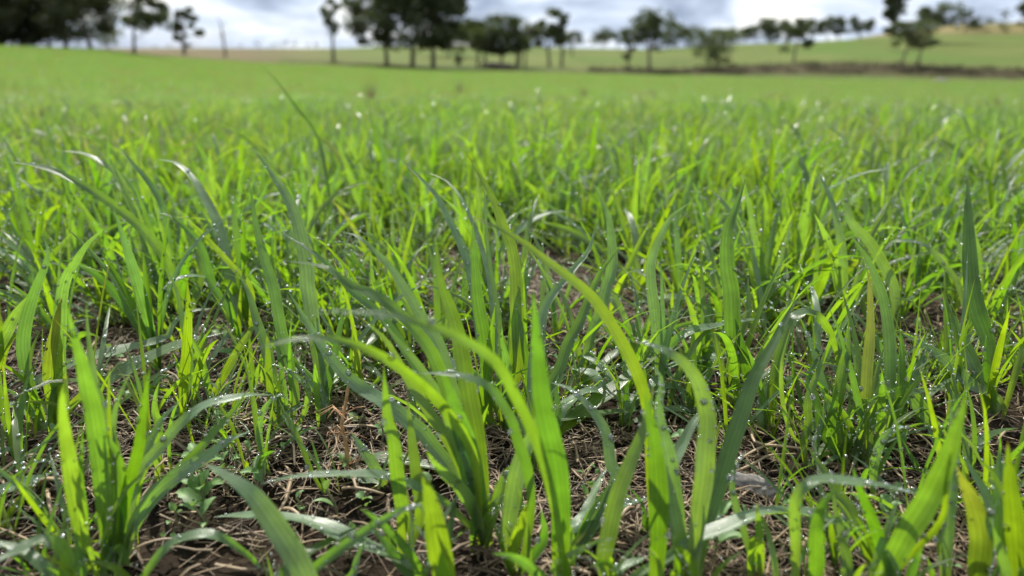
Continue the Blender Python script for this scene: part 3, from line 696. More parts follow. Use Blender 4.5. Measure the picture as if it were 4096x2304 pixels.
 ("A0,700 A-40,300 I-60,1300", 70, .0, .1, 3)]),
("left edge middle plant with bright blade curving down to the right", "A560,420", [
 ("A480,100 I400,1270 I250,1080 I130,980 I0,890", 95, .03, .2, 3),
 ("A500,200 I470,1200 I600,1030 I750,860", 62, .03, .2, 2),
 ("A350,100 I300,1300 I150,1170 I0,1120", 80, .02, .8, 8)]),
]
rng = random.Random(7)
PL_GROUP = 'young cereal plants in the sharp front rows'
for lab, base, blades in PLANTS:
    g = ground(*px(base)[0])
    root = bpy.data.objects.new('cereal_plant', None); COL.objects.link(root); root.empty_display_size = 0.02
    root.location = g
    tag(root, lab, 'cereal plant', PL_GROUP)
    for b in blades:
        hero_blade(root, base, b[0], b[1], b[2], b[3], b[4], rng, b[5] if len(b) > 5 else None)

# ------------------------------------------------------------------ grown plants for the rows behind
HERO_ROOTS = [o for o in COL.objects if o.name.startswith('cereal_plant')]
def grow(rg, az, Ln, w, lean0, curl, n=11, twist=1.0):
    t = np.linspace(0, 1, n); ang = lean0 + curl * t ** 1.7
    dz = np.cos(ang); dr = np.sin(ang); ds = Ln / (n - 1)
    z = np.r_[0, np.cumsum((dz[1:] + dz[:-1]) / 2 * ds)]; rr = np.r_[0, np.cumsum((dr[1:] + dr[:-1]) / 2 * ds)]
    side0 = np.array([-math.sin(az), math.cos(az), 0.0]); fwd = np.array([math.cos(az), math.sin(az), 0.0])
    sway = rg.uniform(-0.12, 0.12) * Ln * t ** 2
    P = rr[:, None] * fwd + sway[:, None] * side0 + z[:, None] * np.array([0, 0, 1.0])
    P[:, 2] = np.maximum(P[:, 2], 0.001)
    T = nrmz(np.gradient(P, axis=0)); N0 = nrmz(np.cross(T, side0)); Sd = nrmz(np.cross(N0, T))
    N0 = np.where(N0[:, 2:3] < 0, -N0, N0)
    a = rg.uniform(-0.5, 0.5) + twist * rg.uniform(-1.3, 1.3) * t
    c, s = np.cos(a)[:, None], np.sin(a)[:, None]
    S2 = Sd * c + N0 * s; N2 = N0 * c - Sd * s
    return P, S2, N2, width_profile(t) * w
def plant_blades(rg, size):
    nb = rg.randint(4, 7); res = []; a0 = rg.uniform(0, 6.28)
    for i in range(nb):
        az = a0 + i * 2.4 + rg.uniform(-0.5, 0.5)
        kind = rg.random()
        if kind < 0.5: L_, l0, cu = rg.uniform(0.09, 0.15), rg.uniform(0.03, 0.22), rg.uniform(0.05, 0.6)
        elif kind < 0.85: L_, l0, cu = rg.uniform(0.11, 0.18), rg.uniform(0.1, 0.35), rg.uniform(0.9, 1.8)
        else: L_, l0, cu = rg.uniform(0.07, 0.13), rg.uniform(0.7, 1.1), rg.uniform(0.3, 0.9)
        res.append((grow(rg, az, L_ * size, rg.uniform(0.0050, 0.0095) * size, l0, cu), rg.random() ** 1.2, rg.random()))
    return res
def mesh_blade(b, mat, nx=3, name='blade'):
    (P, S2, N2, w), gl, rn = b
    v, f, u, t = ribbon(P, S2, N2, w, fold=0.25, nx=nx)
    return v, f, dict(u=u, t=t, gl=np.full(len(v), gl), rn=np.full(len(v), rn))
rg = random.Random(21)
for hr in HERO_ROOTS:
    k = len([c for c in hr.children])
    d_ = hr.location.y
    nf = 0.45 if d_ < 0.30 else (0.6 if d_ < 0.38 else 1.0)
    for q in range(int(2 if k < 3 else (4 if k < 7 else 9))):
        b = (grow(rg, rg.uniform(0, 6.28), rg.uniform(0.055, 0.11) * nf, rg.uniform(0.0020, 0.0050) * (0.6 + 0.4 * nf), rg.uniform(0.03, 0.35), rg.uniform(0.1, 1.3), 14), rg.random() ** 1.4 * .7, rg.random())
        v, f, at = mesh_blade(b, M_LEAF, 5); v = v + np.array([rg.uniform(-.006, .006), rg.uniform(-.004, .006), -0.002])
        o = obj('blade', mesh('blade', v, f, M_LEAF, attrs=at), hr)
        a = Acc(); off = np.array([0, 0, -0.002]); dew(a, b[0][0] + off, *b[0][1:], rg, rg.randint(4, 12), 0.0002, 0.0008, ICO1, edge=True); tag(obj('fine_dew', a.mesh('fine_dew', M_DEW), o), kind='stuff')
VAR = []
for i in range(26):
    bl = []
    for b in plant_blades(rg, rg.uniform(0.8, 1.15)):
        v, f, at = mesh_blade(b, M_LEAF, 5)
        me = mesh('blade', v, f, M_LEAF, attrs=at)
        a = Acc(); dew(a, *b[0], rg, rg.randint(7, 18), 0.00035, 0.0017, ICO1)
        bl.append((me, a.mesh('dew', M_DEW)))
    VAR.append(bl)
PATCH = [(1340, 685, 135, 85), (930, 640, 120, 50), (720, 610, 50, 40), (960, 485, 44, 24), (330, 860, 90, 40)]
def in_patch(x, y):
    for (cx, cy, a, b) in PATCH:
        g0 = ground(*disp(cx, cy)); g1 = ground(*disp(cx + a, cy)); gt = ground(*disp(cx, cy - b)); gb = ground(*disp(cx, cy + b))
        if ((x - g0[0]) / (g1[0] - g0[0])) ** 2 + ((y - g0[1]) / max(gt[1] - g0[1], 0.02)) ** 2 < 1: return True
    return False
LAND = [(-700, 'below the dense dark trees at far left'), (260, 'below the lone crooked tree'), (520, 'below the small crooked tree'), (640, 'below the bare dead pole'),
        (760, 'below the gap before the thin tree'), (900, 'below the thin sparse tree'), (1020, 'below the tall open eucalypt'), (1130, 'below the largest dark eucalypt'),
        (1230, 'below the small round shrub'), (1340, 'below the dense middle grove'), (1460, 'below the flat-topped tree'), (1600, 'below the twin thin trunks'),
        (1720, 'below the bare twiggy tree'), (1880, 'below the brown bare bush'), (2060, 'below the leaning tan trunk'), (2200, 'below the gap on the hill crest'),
        (2330, 'below the gnarled hillside tree'), (2450, 'below the bushes on the dry hill'), (9999, 'below the far right hill trees')]
def column(x, y):
    p = 1288 + x / y * 1860 / CP * 0.98
    for lim, s in zip([q[0] for q in LAND[1:]] + [99999], [q[1] for q in LAND]):
        if p < lim: return s
    return LAND[-1][1]
spots = []
HB = [ground(*px(b)[0]) for _, b, _ in PLANTS]
tries = 0
while len(spots) < 300 and tries < 60000:
    tries += 1
    r = math.sqrt(rg.uniform(0.41 ** 2, 1.18 ** 2)); az = rg.uniform(-0.66, 0.66); x, y = r * math.sin(az), r * math.cos(az)
    if y < 0.41 or in_patch(x, y): continue
    if y < 0.50 and rg.random() < 0.6: continue
    if abs(x) / y > 0.74: continue
    # drilled rows run away from the lens, loosely
    if rg.random() < 0.35 and abs(((x - 0.12 * y) / 0.11) % 1 - 0.5) > 0.33: continue
    if any((x - a) ** 2 + (y - b) ** 2 < 0.027 ** 2 for a, b, *_ in spots): continue
    if any((x - g[0]) ** 2 + (y - g[1]) ** 2 < 0.022 ** 2 for g in HB): continue
    spots.append((x, y, r))
spots.sort(key=lambda s: s[1])
names_used = set()
for i, (x, y, r) in enumerate(spots):
    k = rg.randrange(len(VAR)); bl = VAR[k]
    root = bpy.data.objects.new('cereal_plant', None); COL.objects.link(root); root.empty_display_size = 0.02
    sc = rg.uniform(0.56, 0.90) * (0.8 if y < 0.5 else 1.0)
    root.location = (x, y, -0.002); root.scale = (sc,) * 3; root.rotation_euler = (rg.uniform(-.1, .1), rg.uniform(-.1, .1), rg.uniform(0, 6.28))
    band = ['just behind the sharp front plants', 'in the first softening row', 'in the gently blurred rows', 'in the blurred middle rows', 'in the farthest single rows'][min(4, max(0, int((y - 0.45) / 0.15)))]
    size = 'tall' if sc > 0.79 else ('short' if sc < 0.64 else 'middling')
    lab = f"{size} dewy cereal plant of {['no','one','two','three','four','five','six','seven'][len(bl)]} blades {band}, {column(x, y)}"
    ws = lab.split()
    if len(re.findall(r"[A-Za-z0-9']+", lab)) > 16: lab = f"{size} {['no','one','two','three','four','five','six','seven'][len(bl)]}-bladed plant {band}, {column(x, y).replace('the ', '')}"
    tag(root, lab, 'cereal plant', 'young cereal plants in the softer rows behind')
    for me, dm in bl:
        o = obj('blade', me, root)
        tag(obj('fine_dew', dm, o), kind='stuff')

bylab = {}
for o in COL.objects:
    if o.get('group') == 'young cereal plants in the softer rows behind': bylab.setdefault(o['label'], []).append(o)
for lab, os_ in bylab.items():
    if 2 <= len(os_) <= 3:
        os_.sort(key=lambda o: o.location.y)
        wl = ['nearer', 'farther'] if len(os_) == 2 else ['nearest', 'middle', 'farthest']
        for o, w_ in zip(os_, wl): o['label'] = (w_ + ' ' + lab).replace('sharp front plants', 'front plants').replace('dewy ', '').replace('in the gently blurred rows', 'in gently blurred rows').replace('in the blurred middle rows', 'in blurred middle rows')
    elif len(os_) > 3:
        os_.sort(key=lambda o: o.location.x / o.location.y)
        for o, w_ in zip(os_, ['leftmost', 'left of centre', 'right of centre', 'rightmost']): o['label'] = (w_ + ' ' + lab).replace('dewy ', '')
for os_ in bylab.values():
    for o in os_:
        if len(re.findall(r"[A-Za-z0-9']+", o['label'])) > 15: o['label'] = o['label'].replace('the ', '').replace('just behind', 'behind').replace(' cereal plant of', ' plant of').replace('sharp ', '').replace('dewy ', '').replace('left of centre', 'inner left').replace('right of centre', 'inner right')
        if len(re.findall(r"[A-Za-z0-9']+", o['label'])) > 16: print('LONG', o['label'])
# ------------------------------------------------------------------ uncountable crop beyond, short undergrowth, instanced from unlinked sources
def source_collection(name, meshes):
    c = bpy.data.collections.new(name)
    for i, me in enumerate(meshes):
        c.objects.link(bpy.data.objects.new(f'{name}_{i:02d}', me))
    return c
def scatter(name, pts, rots, scls, idx, coll):
    me = mesh(name, pts, []); n = len(pts)
    a = me.attributes.new('rot', 'FLOAT_VECTOR', 'POINT'); a.data.foreach_set('vector', np.asarray(rots, np.float32).ravel())
    a = me.attributes.new('scl', 'FLOAT', 'POINT'); a.data.foreach_set('value', np.asarray(scls, np.float32))
    a = me.attributes.new('idx', 'INT', 'POINT'); a.data.foreach_set('value', np.asarray(idx, np.int32))
    o = obj(name, me)
    ng = bpy.data.node_groups.new(name, 'GeometryNodeTree')
    ng.interface.new_socket('Geometry', in_out='INPUT', socket_type='NodeSocketGeometry'); ng.interface.new_socket('Geometry', in_out='OUTPUT', socket_type='NodeSocketGeometry')
    N = ng.nodes.new; L = ng.links.new
    gi, go = N('NodeGroupInput'), N('NodeGroupOutput'); ip = N('GeometryNodeInstanceOnPoints'); ci = N('GeometryNodeCollectionInfo')
    ci.inputs[0].default_value = coll; ci.inputs['Separate Children'].default_value = True; ci.inputs['Reset Children'].default_value = True
    def na(nm, ty):
        q = N('GeometryNodeInputNamedAttribute'); q.data_type = ty; q.inputs[0].default_value = nm; return q.outputs[0]
    ip.inputs['Pick Instance'].default_value = True
    er = N('FunctionNodeEulerToRotation')
    L(gi.outputs[0], ip.inputs['Points']); L(ci.outputs[0], ip.inputs['Instance']); L(na('idx', 'INT'), ip.inputs['Instance Index'])
    L(na('rot', 'FLOAT_VECTOR'), er.inputs[0]); L(er.outputs[0], ip.inputs['Rotation']); L(na('scl', 'FLOAT'), ip.inputs['Scale']); L(ip.outputs[0], go.inputs[0])
    m = o.modifiers.new('scatter', 'NODES'); m.node_group = ng
    return o
def joined_plant(rg, n_plants, spread, nx, nseg_drop, mat, size=1.0, short=False, fine=False):
    a = Acc(); d = Acc()
    for _ in range(n_plants):
        off = np.array([rg.uniform(-spread, spread), rg.uniform(-spread, spread), 0.0])
        if fine:
            bs = []
            for i in range(rg.randint(3, 6)):
                bs.append((grow(rg, rg.uniform(0, 6.28), rg.uniform(0.025, 0.095) * size, rg.uniform(0.0011, 0.0038) * size, rg.uniform(0.05, 0.9), rg.uniform(0.1, 1.2), 6), rg.random() ** 2 * .8, rg.random()))
        else: bs = plant_blades(rg, size * rg.uniform(0.6, 1.2))
        for b in bs:
            (P, S2, N2, w), gl, rn = b
            v, f, at = mesh_blade(((P + off, S2, N2, w), gl, rn), mat, nx)
            a.add(v, f, **at)
            if nseg_drop: dew(d, P + off, S2, N2, w, rg, rg.randint(*nseg_drop), 0.0008, 0.0028, ICO1)
    return a, d
def merge(a, d, name, mat):
    me = a.mesh(name, mat)
    if not d.n: return me
    dm_v = np.concatenate(d.v); nv = len(me.vertices)
    v = np.concatenate([np.concatenate(a.v), dm_v]); f = list(a.f) + [[i + nv for i in q] for q in d.f]
    at = {k_: np.concatenate([np.concatenate(x), np.zeros(len(dm_v))]) for k_, x in a.a.items()}
    m2 = mesh(name, v, f, mat, attrs=at); m2.materials.append(M_DEW)
    mi = np.zeros(len(f), np.int32); mi[len(a.f):] = 1; m2.polygons.foreach_set('material_index', mi)
    bpy.data.meshes.remove(me); return m2
rg = random.Random(33)
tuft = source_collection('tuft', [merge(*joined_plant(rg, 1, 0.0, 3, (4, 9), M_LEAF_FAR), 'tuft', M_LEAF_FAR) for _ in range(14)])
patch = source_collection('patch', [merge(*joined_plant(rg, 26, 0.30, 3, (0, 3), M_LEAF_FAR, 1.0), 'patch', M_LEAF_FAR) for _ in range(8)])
under = source_collection('undergrowth', [merge(*joined_plant(rg, 7, 0.03, 3, (1, 3), M_LEAF, 1.0, fine=True), 'undergrowth', M_LEAF) for _ in range(10)])
nr = np.random.RandomState(3)
def wedge(n, r0, r1, half, power=2.0):
    r = (r0 ** power + nr.rand(n) * (r1 ** power - r0 ** power)) ** (1 / power); a = nr.uniform(-half, half, n)
    return r * np.sin(a), r * np.cos(a), r, a
def rot(n, tl=0.08): return np.stack([nr.uniform(-tl, tl, n), nr.uniform(-tl, tl, n), nr.uniform(0, 6.28, n)], 1)
# plants from 1.7 m to 14 m, and the sides of the view nearer than that
x, y, r, a = wedge(38000, 1.12, 13.5, 0.82, 1.66)
x2, y2, r2, a2 = wedge(1500, 0.5, 1.14, 1.6); m = np.abs(x2) / np.maximum(y2, 0.01) > 0.86
x = np.r_[x, x2[m]]; y = np.r_[y, y2[m]]; n = len(x)
keep = np.sin(x * 7 + 1.3 * np.sin(y * 3)) * np.sin(y * 5 + x * 2) < 0.78; x, y = x[keep], y[keep]; n = len(x)
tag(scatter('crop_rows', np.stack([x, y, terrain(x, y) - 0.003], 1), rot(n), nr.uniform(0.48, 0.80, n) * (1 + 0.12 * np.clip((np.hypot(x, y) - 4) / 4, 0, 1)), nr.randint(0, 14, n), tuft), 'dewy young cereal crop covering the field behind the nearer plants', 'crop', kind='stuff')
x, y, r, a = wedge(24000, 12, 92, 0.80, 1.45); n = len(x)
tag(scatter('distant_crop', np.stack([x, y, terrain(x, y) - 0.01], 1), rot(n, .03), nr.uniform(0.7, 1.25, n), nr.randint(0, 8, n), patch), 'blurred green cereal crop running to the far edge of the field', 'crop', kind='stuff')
x, y, r, a = wedge(15000, 0.30, 4.5, 0.74, 1.2)
ok = np.array([not (in_patch(p, q) or nr.rand() < np.interp(q, [.3, .5, .62, .85, 1.3], [.96, .91, .90, .80, .50])) for p, q in zip(x, y)]); x, y = x[ok], y[ok]; n = len(x)
tag(scatter('undergrowth', np.stack([x, y, terrain(x, y) - 0.002], 1), rot(n), nr.uniform(0.6, 1.25, n), nr.randint(0, 10, n), under), 'fine short grass sprouting between the cereal plants', 'grass', kind='stuff')

# ------------------------------------------------------------------ straw litter, weeds, small things on the soil
def straw(rg, L_, w, z0, bend=0.5, lift=0.0, sides=3, nseg=4, flat=0.4):
    a = rg.uniform(0, 6.28); t = np.linspace(0, 1, nseg)
    ang = a + np.cumsum(np.array([rg.gauss(0, bend) for _ in range(nseg)])) * 0.6
    x = np.r_[0, np.cumsum(np.cos(ang[1:]))] * L_ / nseg; y = np.r_[0, np.cumsum(np.sin(ang[1:]))] * L_ / nseg
    z = z0 + lift * t + np.array([rg.uniform(0, 0.0018) for _ in range(nseg)]) + 0.15 * L_ * rg.random() * np.sin(t * math.pi) * (rg.random() < .3)
    P = np.stack([x, y, z], 1); T = nrmz(np.gradient(P, axis=0)); Sd = nrmz(np.cross(T, [0, 0, 1.0])); U = np.cross(Sd, T)
    rad = w / 2 * (1 - 0.5 * t)
    th = np.arange(sides) / sides * 2 * math.pi + rg.uniform(0, 2)
    V = P[:, None] + Sd[:, None] * (np.cos(th)[None, :, None] * rad[:, None, None]) + U[:, None] * (np.sin(th)[None, :, None] * rad[:, None, None] * flat)
    i = np.arange(nseg - 1)[:, None] * sides; j = np.arange(sides); jn = (j + 1) % sides
    f = np.stack([i + j, i + jn, i + sides + jn, i + sides + j], -1).reshape(-1, 4)
    return V.reshape(-1, 3), f
rg = random.Random(55)
acc = Acc(); n = 0
while n < 34000:
    r = (0.17 ** 1.15 + rg.random() * (3.6 ** 1.15 - 0.17 ** 1.15)) ** (1 / 1.15) if n > 20000 else math.sqrt(rg.uniform(0.17 ** 2, 0.75 ** 2))
    az = rg.uniform(-0.72, 0.72); x, y = r * math.sin(az), r * math.cos(az)
    dens = math.sin(x * 19 + 2 * math.sin(y * 11)) + math.sin(y * 23 + x * 9)
    if dens < -0.2 and rg.random() < 0.8: continue
    n += 1
    big = rg.random()
    v, f = straw(rg, rg.uniform(0.004, 0.036) * (1 if big < 0.9 else 1.5), rg.uniform(0.0004, 0.0011) if big < 0.85 else rg.uniform(0.0012, 0.0030), 0.0, rg.choice([0.04, 0.12, 0.3, 0.8]))
    acc.add(v + np.array([x, y, rg.uniform(-0.001, 0.0045)]), f, rn=rg.random() ** 2.2)
tag(obj('straw_litter', acc.mesh('straw_litter', M_STRAW)), 'matted brown straw and root litter lying over the damp soil', 'litter', kind='stuff')
DRY = [(935, 186, 278, 'tallest tan dry grass wisp in the blurred crop below the thin sparse tree'), (1155, 188, 250, 'tan dry wisp in the crop below the largest eucalypt'), (1468, 206, 262, 'faint dry wisp in the crop below the flat-topped tree'),
 (1640, 216, 256, 'small dark dry wisp in the crop below the bare twiggy tree'), (1890, 272, 336, 'brown dead clump in the crop, left of two on the right side'), (2283, 284, 340, 'brown dead clump in the crop, right of two on the right side'),
 (2505, 238, 280, 'brown tuft in the crop by the right edge'), (105, 262, 350, 'brown dead clump in the crop at the left')]
for i, (xd, yt, yb, lab) in enumerate(DRY):
    d = ray(*disp(xd, yb)); az = math.atan2(d[0], d[1]); sl = d[2] / math.hypot(d[0], d[1]); st = ray(*disp(xd, yt)); st = st[2] / math.hypot(st[0], st[1])
    rr = np.exp(np.linspace(math.log(1.0), math.log(20), 500)); zz = terrain(rr * math.sin(az), rr * math.cos(az)); k = int(np.argmax((zz - H) / rr >= sl)); r_ = rr[k]
    hh = (st - sl) * r_; a_ = Acc()
    root = bpy.data.objects.new('dry_grass_clump', None); COL.objects.link(root); root.location = (r_ * math.sin(az), r_ * math.cos(az), zz[k]); tag(root, lab, 'dry grass', 'dry clumps standing in the crop')
    for q in range(44):
        P, S2, N2, w = grow(rg, rg.uniform(0, 6.28), hh * rg.uniform(.5, 1.1), rg.uniform(.0025, .0060), rg.uniform(.02, .35), rg.uniform(.1, .7), 6); v, f, u, t = ribbon(P, S2, N2, w, nx=3); a_.add(v, f, rn=rg.uniform(.5, .9))
    o = obj('dead_leaves', a_.mesh('dead_leaves', M_STRAW), root); o['kind'] = 'stuff'
# soil crumbs
acc = Acc()
for _ in range(2600):
    r = math.sqrt(rg.uniform(0.17 ** 2, 0.9 ** 2)); az = rg.uniform(-0.72, 0.72); s = 0.0006 + 0.0032 * rg.random() ** 3
    v = ICO1[0] * s * np.array([rg.uniform(.7, 1.3), rg.uniform(.7, 1.3), rg.uniform(.5, .9)]) * (1 + 0.25 * np.array([rg.gauss(0, 1) for _ in range(len(ICO1[0]))]))[:, None]
    acc.add(v + np.array([r * math.sin(az), r * math.cos(az), s * 0.3]), ICO1[1])
tag(obj('soil_crumbs', acc.mesh('soil_crumbs', M_CLOD, False)), 'dark crumbs of damp soil scattered over the ground', 'soil', kind='stuff')
# single pieces of straw the photograph shows clearly
STRAWS = [("D0,1449 H60,290 H300,310 H580,315", .0022, "long pale straw lying level left of the clod"),
 ("H-300,590 H0,500 H180,400 H440,355", .0018, "pale straw curving under the level straw by the clod"),
 ("H-200,470 H0,370 H200,280 H380,150", .0018, "forked pale straw slanting above the level straw"),
 ("H1580,1270 H1750,1300 H2030,1330", .0026, "thick pale stem lying at the bottom right behind the blades"),
 ("E560,1260 E300,1320 E100,1430", .0018, "brown stalk bending across the bottom left corner"),
 ("E560,1260 E800,1330 E1050,1430", .0018, "brown stalk running right from the bent stalk, bottom left"),
 ("E860,1250 E1100,1130 E1400,950 E1680,770", .0013, "thin tan stalk rising across the foot of the left clump"),
 ("E1170,1370 E1500,1260 E1850,1190", .0016, "flat tan straw right of the left clump foot"),
 ("E400,660 E470,800 E560,900 E670,1000", .0026, "split tan stalk standing left of the left clump"),
 ("E470,700 E500,850 E520,960", .0022, "short tan splinter beside the split stalk"),
 ("E-50,600 E150,480 E300,400 E500,365", .0018, "tan straw slanting up at the left edge"),
 ("F970,530 F1000,620 F1040,710", .0018, "short pale chip of stalk below the brown dead stalk"),
 ("F900,690 F1100,740 F1300,750", .0020, "curved tan stalk in the litter left of the central clump"),
 ("F1900,980 F2050,1060 F2300,1150 F2415,1220", .0022, "olive stalk passing under the foot of the central clump"),
 ("F340,890 F430,950 F540,1030", .0022, "short split stalk behind the blurred left blade"),
 ("F600,1110 F750,1040 F850,970", .0020, "short brown stalk lying left of the blue-green leaf"),
 ("F420,240 F435,330 F440,460", .0014, "thin upright chip below the curled seedling"),
 ("G1160,990 G1230,930 G1290,880", .0022, "stubby pale stalk in the dark gap right of centre"),
 ("H500,1280 H530,1230 H550,1200", .0020, "short pale splinter behind the bright upright blade"),
 ("H2300,1449 H2415,1400 H2500,1370", .0030, "thick pale stem at the bottom right corner"),
 ("D1830,400 D1900,1449 H1980,400", .0010, "reddish stem hidden among the right side leaves"),
 ("H1540,120 H1650,230 H1800,350", .0016, "tan stalk slanting right behind the hooked dewy leaf"),
 ("A100,380 A180,460 A220,560", .0016, "pale broken stalk behind the left edge blades"),
 ("B890,340 B930,430 B960,520", .0018, "upright tan stub left of the central leaves"),
 ("C600,480 C700,560 C800,640", .0016, "tan stalk in the litter behind the centre shoots")]
for code, w_, lab in STRAWS:
    p2 = np.array([ground(*p) for p in px(code)]); q = spline(p2, 9); n9 = len(q); t = np.linspace(0, 1, n9)
    q[:, 2] = 0.005 + 0.0025 * np.sin(t * math.pi) + (0.02 * t if 'standing' in lab or 'rising' in lab else 0)
    c0 = q.mean(0); c0[2] = 0.004
    T = nrmz(np.gradient(q, axis=0)); Sd = nrmz(np.cross(T, [0, 0, 1.0])); U = np.cross(Sd, T); th = np.arange(6) / 6 * 2 * math.pi
    rad = w_ * 0.5 * (1 - 0.25 * t) * (1 + 0.12 * np.sin(t * 21))
    V = (q - c0)[:, None] + Sd[:, None] * (np.cos(th)[None, :, None] * rad[:, None, None]) + U[:, None] * (np.sin(th)[None, :, None] * rad[:, None, None] * 0.7)
    i = np.arange(n9 - 1)[:, None] * 6; j = np.arange(6); f = np.stack([i + j, i + (j + 1) % 6, i + 6 + (j + 1) % 6, i + 6 + j], -1).reshape(-1, 4).tolist()
    f += [list(range(6))[::-1], list(range((n9 - 1) * 6, n9 * 6))]
    tag(obj('straw', mesh('straw', V.reshape(-1, 3), f, M_STRAW, attrs={'rn': np.full(n9 * 6, rg.uniform(0.6, 1.0))}), loc=c0), lab, 'straw', 'single straws on the soil')
# weeds with round or toothed leaves
def leaf_mesh(rg, ln, wd, tooth=0.0):
    n = 9; t = np.linspace(0, 1, n); w = wd * np.sin(np.clip(t, 0.0, 1) ** 0.75 * math.pi) ** 0.75 + 0.0001
    w = w * (1 + tooth * np.where(np.arange(n) % 2, 0.3, -0.3))
    P = np.stack([t * ln, np.zeros(n), ln * 0.22 * np.sin(t * 2.4)], 1)
    us = np.linspace(-1, 1, 5)
    V = P[:, None] + np.stack([np.zeros((n, 5)), us[None] * w[:, None] / 2, (np.abs(us) ** 1.5)[None] * w[:, None] * 0.16], -1)
    i = np.arange(n - 1)[:, None] * 5; j = np.arange(4)
    f = np.stack([i + j, i + j + 1, i + 6 + j, i + 5 + j], -1).reshape(-1, 4)
    return mesh('leaf', V.reshape(-1, 3), f, M_WEED)
LV = [leaf_mesh(rg, 0.0085, 0.006), leaf_mesh(rg, 0.012, 0.006), leaf_mesh(rg, 0.015, 0.007, 0.5), leaf_mesh(rg, 0.007, 0.0065)]
STEM = None
def tube(P, r0, r1, sides=5):
    P = np.asarray(P, float); n = len(P); t = np.linspace(0, 1, n); T = nrmz(np.gradient(P, axis=0)); A = np.array([0.31, 0.95, 0.05]); Sd = nrmz(np.cross(T, A)); U = np.cross(Sd, T)
    th = np.arange(sides) / sides * 2 * math.pi; rad = r0 + (r1 - r0) * t
    V = P[:, None] + Sd[:, None] * (np.cos(th)[None, :, None] * rad[:, None, None]) + U[:, None] * (np.sin(th)[None, :, None] * rad[:, None, None])
    i = np.arange(n - 1)[:, None] * sides; j = np.arange(sides)
    return V.reshape(-1, 3), np.stack([i + j, i + (j + 1) % sides, i + sides + (j + 1) % sides, i + sides + j], -1).reshape(-1, 4)
WEEDS = [("E2060,740", 6, 0.020, 2, "upright weed seedling with toothed pale leaves, right of left clump", 1.5),
 ("E1980,880", 7, 0.010, 2, "sprawling toothed weed with bright upturned leaves at left front", 1.4),
 ("E2200,640", 5, 0.010, 1, "small leafy weed right of the upright weed seedling", 1.1),
 ("E2160,320", 6, 0.006, 0, "tiny round-leaved seedling above the sprawling weed", 1.0),
 ("E2350,360", 3, 0.003, 0, "flat pair of round leaves beside the tiny seedling", 1.0),
 ("E240,240", 2, 0.003, 1, "two-leaved seedling at the far left soil", 1.3),
 ("E1800,590", 4, 0.007, 0, "small seedling between left clump and toothed weeds", 0.9),
 ("E1680,980", 3, 0.004, 0, "pale round-leaved seedling low beside the blue-green blade", 1.0),
 ("E2000,1020", 4, 0.008, 2, "toothed weed tuft by the drop-bearing arch", 1.1),
 ("E2130,120", 7, 0.007, 0, "cluster of round seedling leaves above the weeds, left", 1.1),
 ("F90,620", 3, 0.008, 2, "large toothed leaf weed at the tip of the front arch", 1.5),
 ("F390,230", 3, 0.006, 1, "curled green seedling on a dark stump, left of centre", 1.6),
 ("F1270,160", 3, 0.005, 3, "rounded seedling with two broad leaves behind the dewy short blade", 1.4),
 ("F530,840", 2, 0.004, 0, "pale seedling leaf above the blue-green front leaf", 1.1),
 ("F850,860", 2, 0.008, 1, "small narrow-leaved seedling in the brown litter, left of centre", 1.2),
 ("F940,1230", 3, 0.004, 0, "shaded seedling beneath the dewy front arch", 1.0),
 ("G2060,1340", 8, 0.014, 1, "bright leafy weed rosette at the bottom, right of centre", 1.5),
 ("H1330,960", 4, 0.003, 3, "flat grey-green round leaves on the soil behind the yellowing blade", 1.5),
 ("H1420,780", 2, 0.004, 3, "small round leaf above the flat grey-green leaves", 1.0),
 ("H1010,780", 2, 0.004, 0, "pale seedling leaf left of the flat round leaves", 1.1),
 ("H1040,880", 2, 0.003, 0, "tiny seedling with clear drop, left of flat round leaves", 0.9),
 ("H250,950", 4, 0.005, 0, "small pale seedling under the long low arch", 1.0),
 ("H350,920", 2, 0.003, 3, "single round leaf beside the seedling under the low arch", 0.9),
 ("H800,350", 3, 0.004, 0, "dark seedling on the soil below the long plain blade", 1.1),
 ("H1260,450", 3, 0.004, 0, "seedling to the right of the yellow blade tip", 1.0),
 ("H1480,350", 3, 0.005, 1, "seedling below the hooked dewy leaf", 1.0),
 ("A700,650", 3, 0.006, 3, "round bright leaf hidden behind the left blades", 1.6),
 ("A1130,740", 3, 0.006, 3, "round bright leaf right of the twin left blades", 1.5),
 ("A2180,640", 4, 0.012, 3, "bright broad-leaved weed under the slanting yellow stalk", 2.0),
 ("A2300,730", 4, 0.008, 1, "low leafy weed to the right of the broad-leaved weed", 1.6),
 ("A1560,1120", 3, 0.006, 1, "lobed bright leaf weed behind the orange-tipped blade", 1.6),
 ("A1280,1120", 4, 0.004, 0, "frosted looking dewy weed flat on the litter, left", 1.7),
 ("B480,560", 3, 0.008, 0, "low weed in the shade left of centre", 1.4)]
for base, nl, hgt, kind, lab, sc in WEEDS:
    g = ground(*px(base)[0]); root = bpy.data.objects.new('weed_seedling', None); COL.objects.link(root); root.location = g; root.empty_display_size = 0.01
    tag(root, lab, 'weed', 'weeds between the cereal plants')
    tp = np.array([rg.uniform(-.004, .004), rg.uniform(-.004, .004), hgt + 0.006])
    v, f = tube([[0, 0, -0.002], tp * 0.5 + [0.001, 0, 0], tp], 0.0007, 0.0005); obj('stem', mesh('stem', v, f, M_STEM), root)
    a0 = rg.uniform(0, 6)
    for i in range(nl):
        q = i / max(nl - 1, 1); o = obj('leaf', LV[kind] if rg.random() < .7 else LV[rg.randrange(4)], root)
        o.location = tuple(tp * (0.35 + 0.65 * q)); o.rotation_euler = (rg.uniform(-.3, .3), -rg.uniform(0.1, 0.7) * (0.4 + q), a0 + i * 2.2); s = 0.66 * sc * rg.uniform(.75, 1.1) * (1.1 - 0.3 * q); o.scale = (s, s, s)
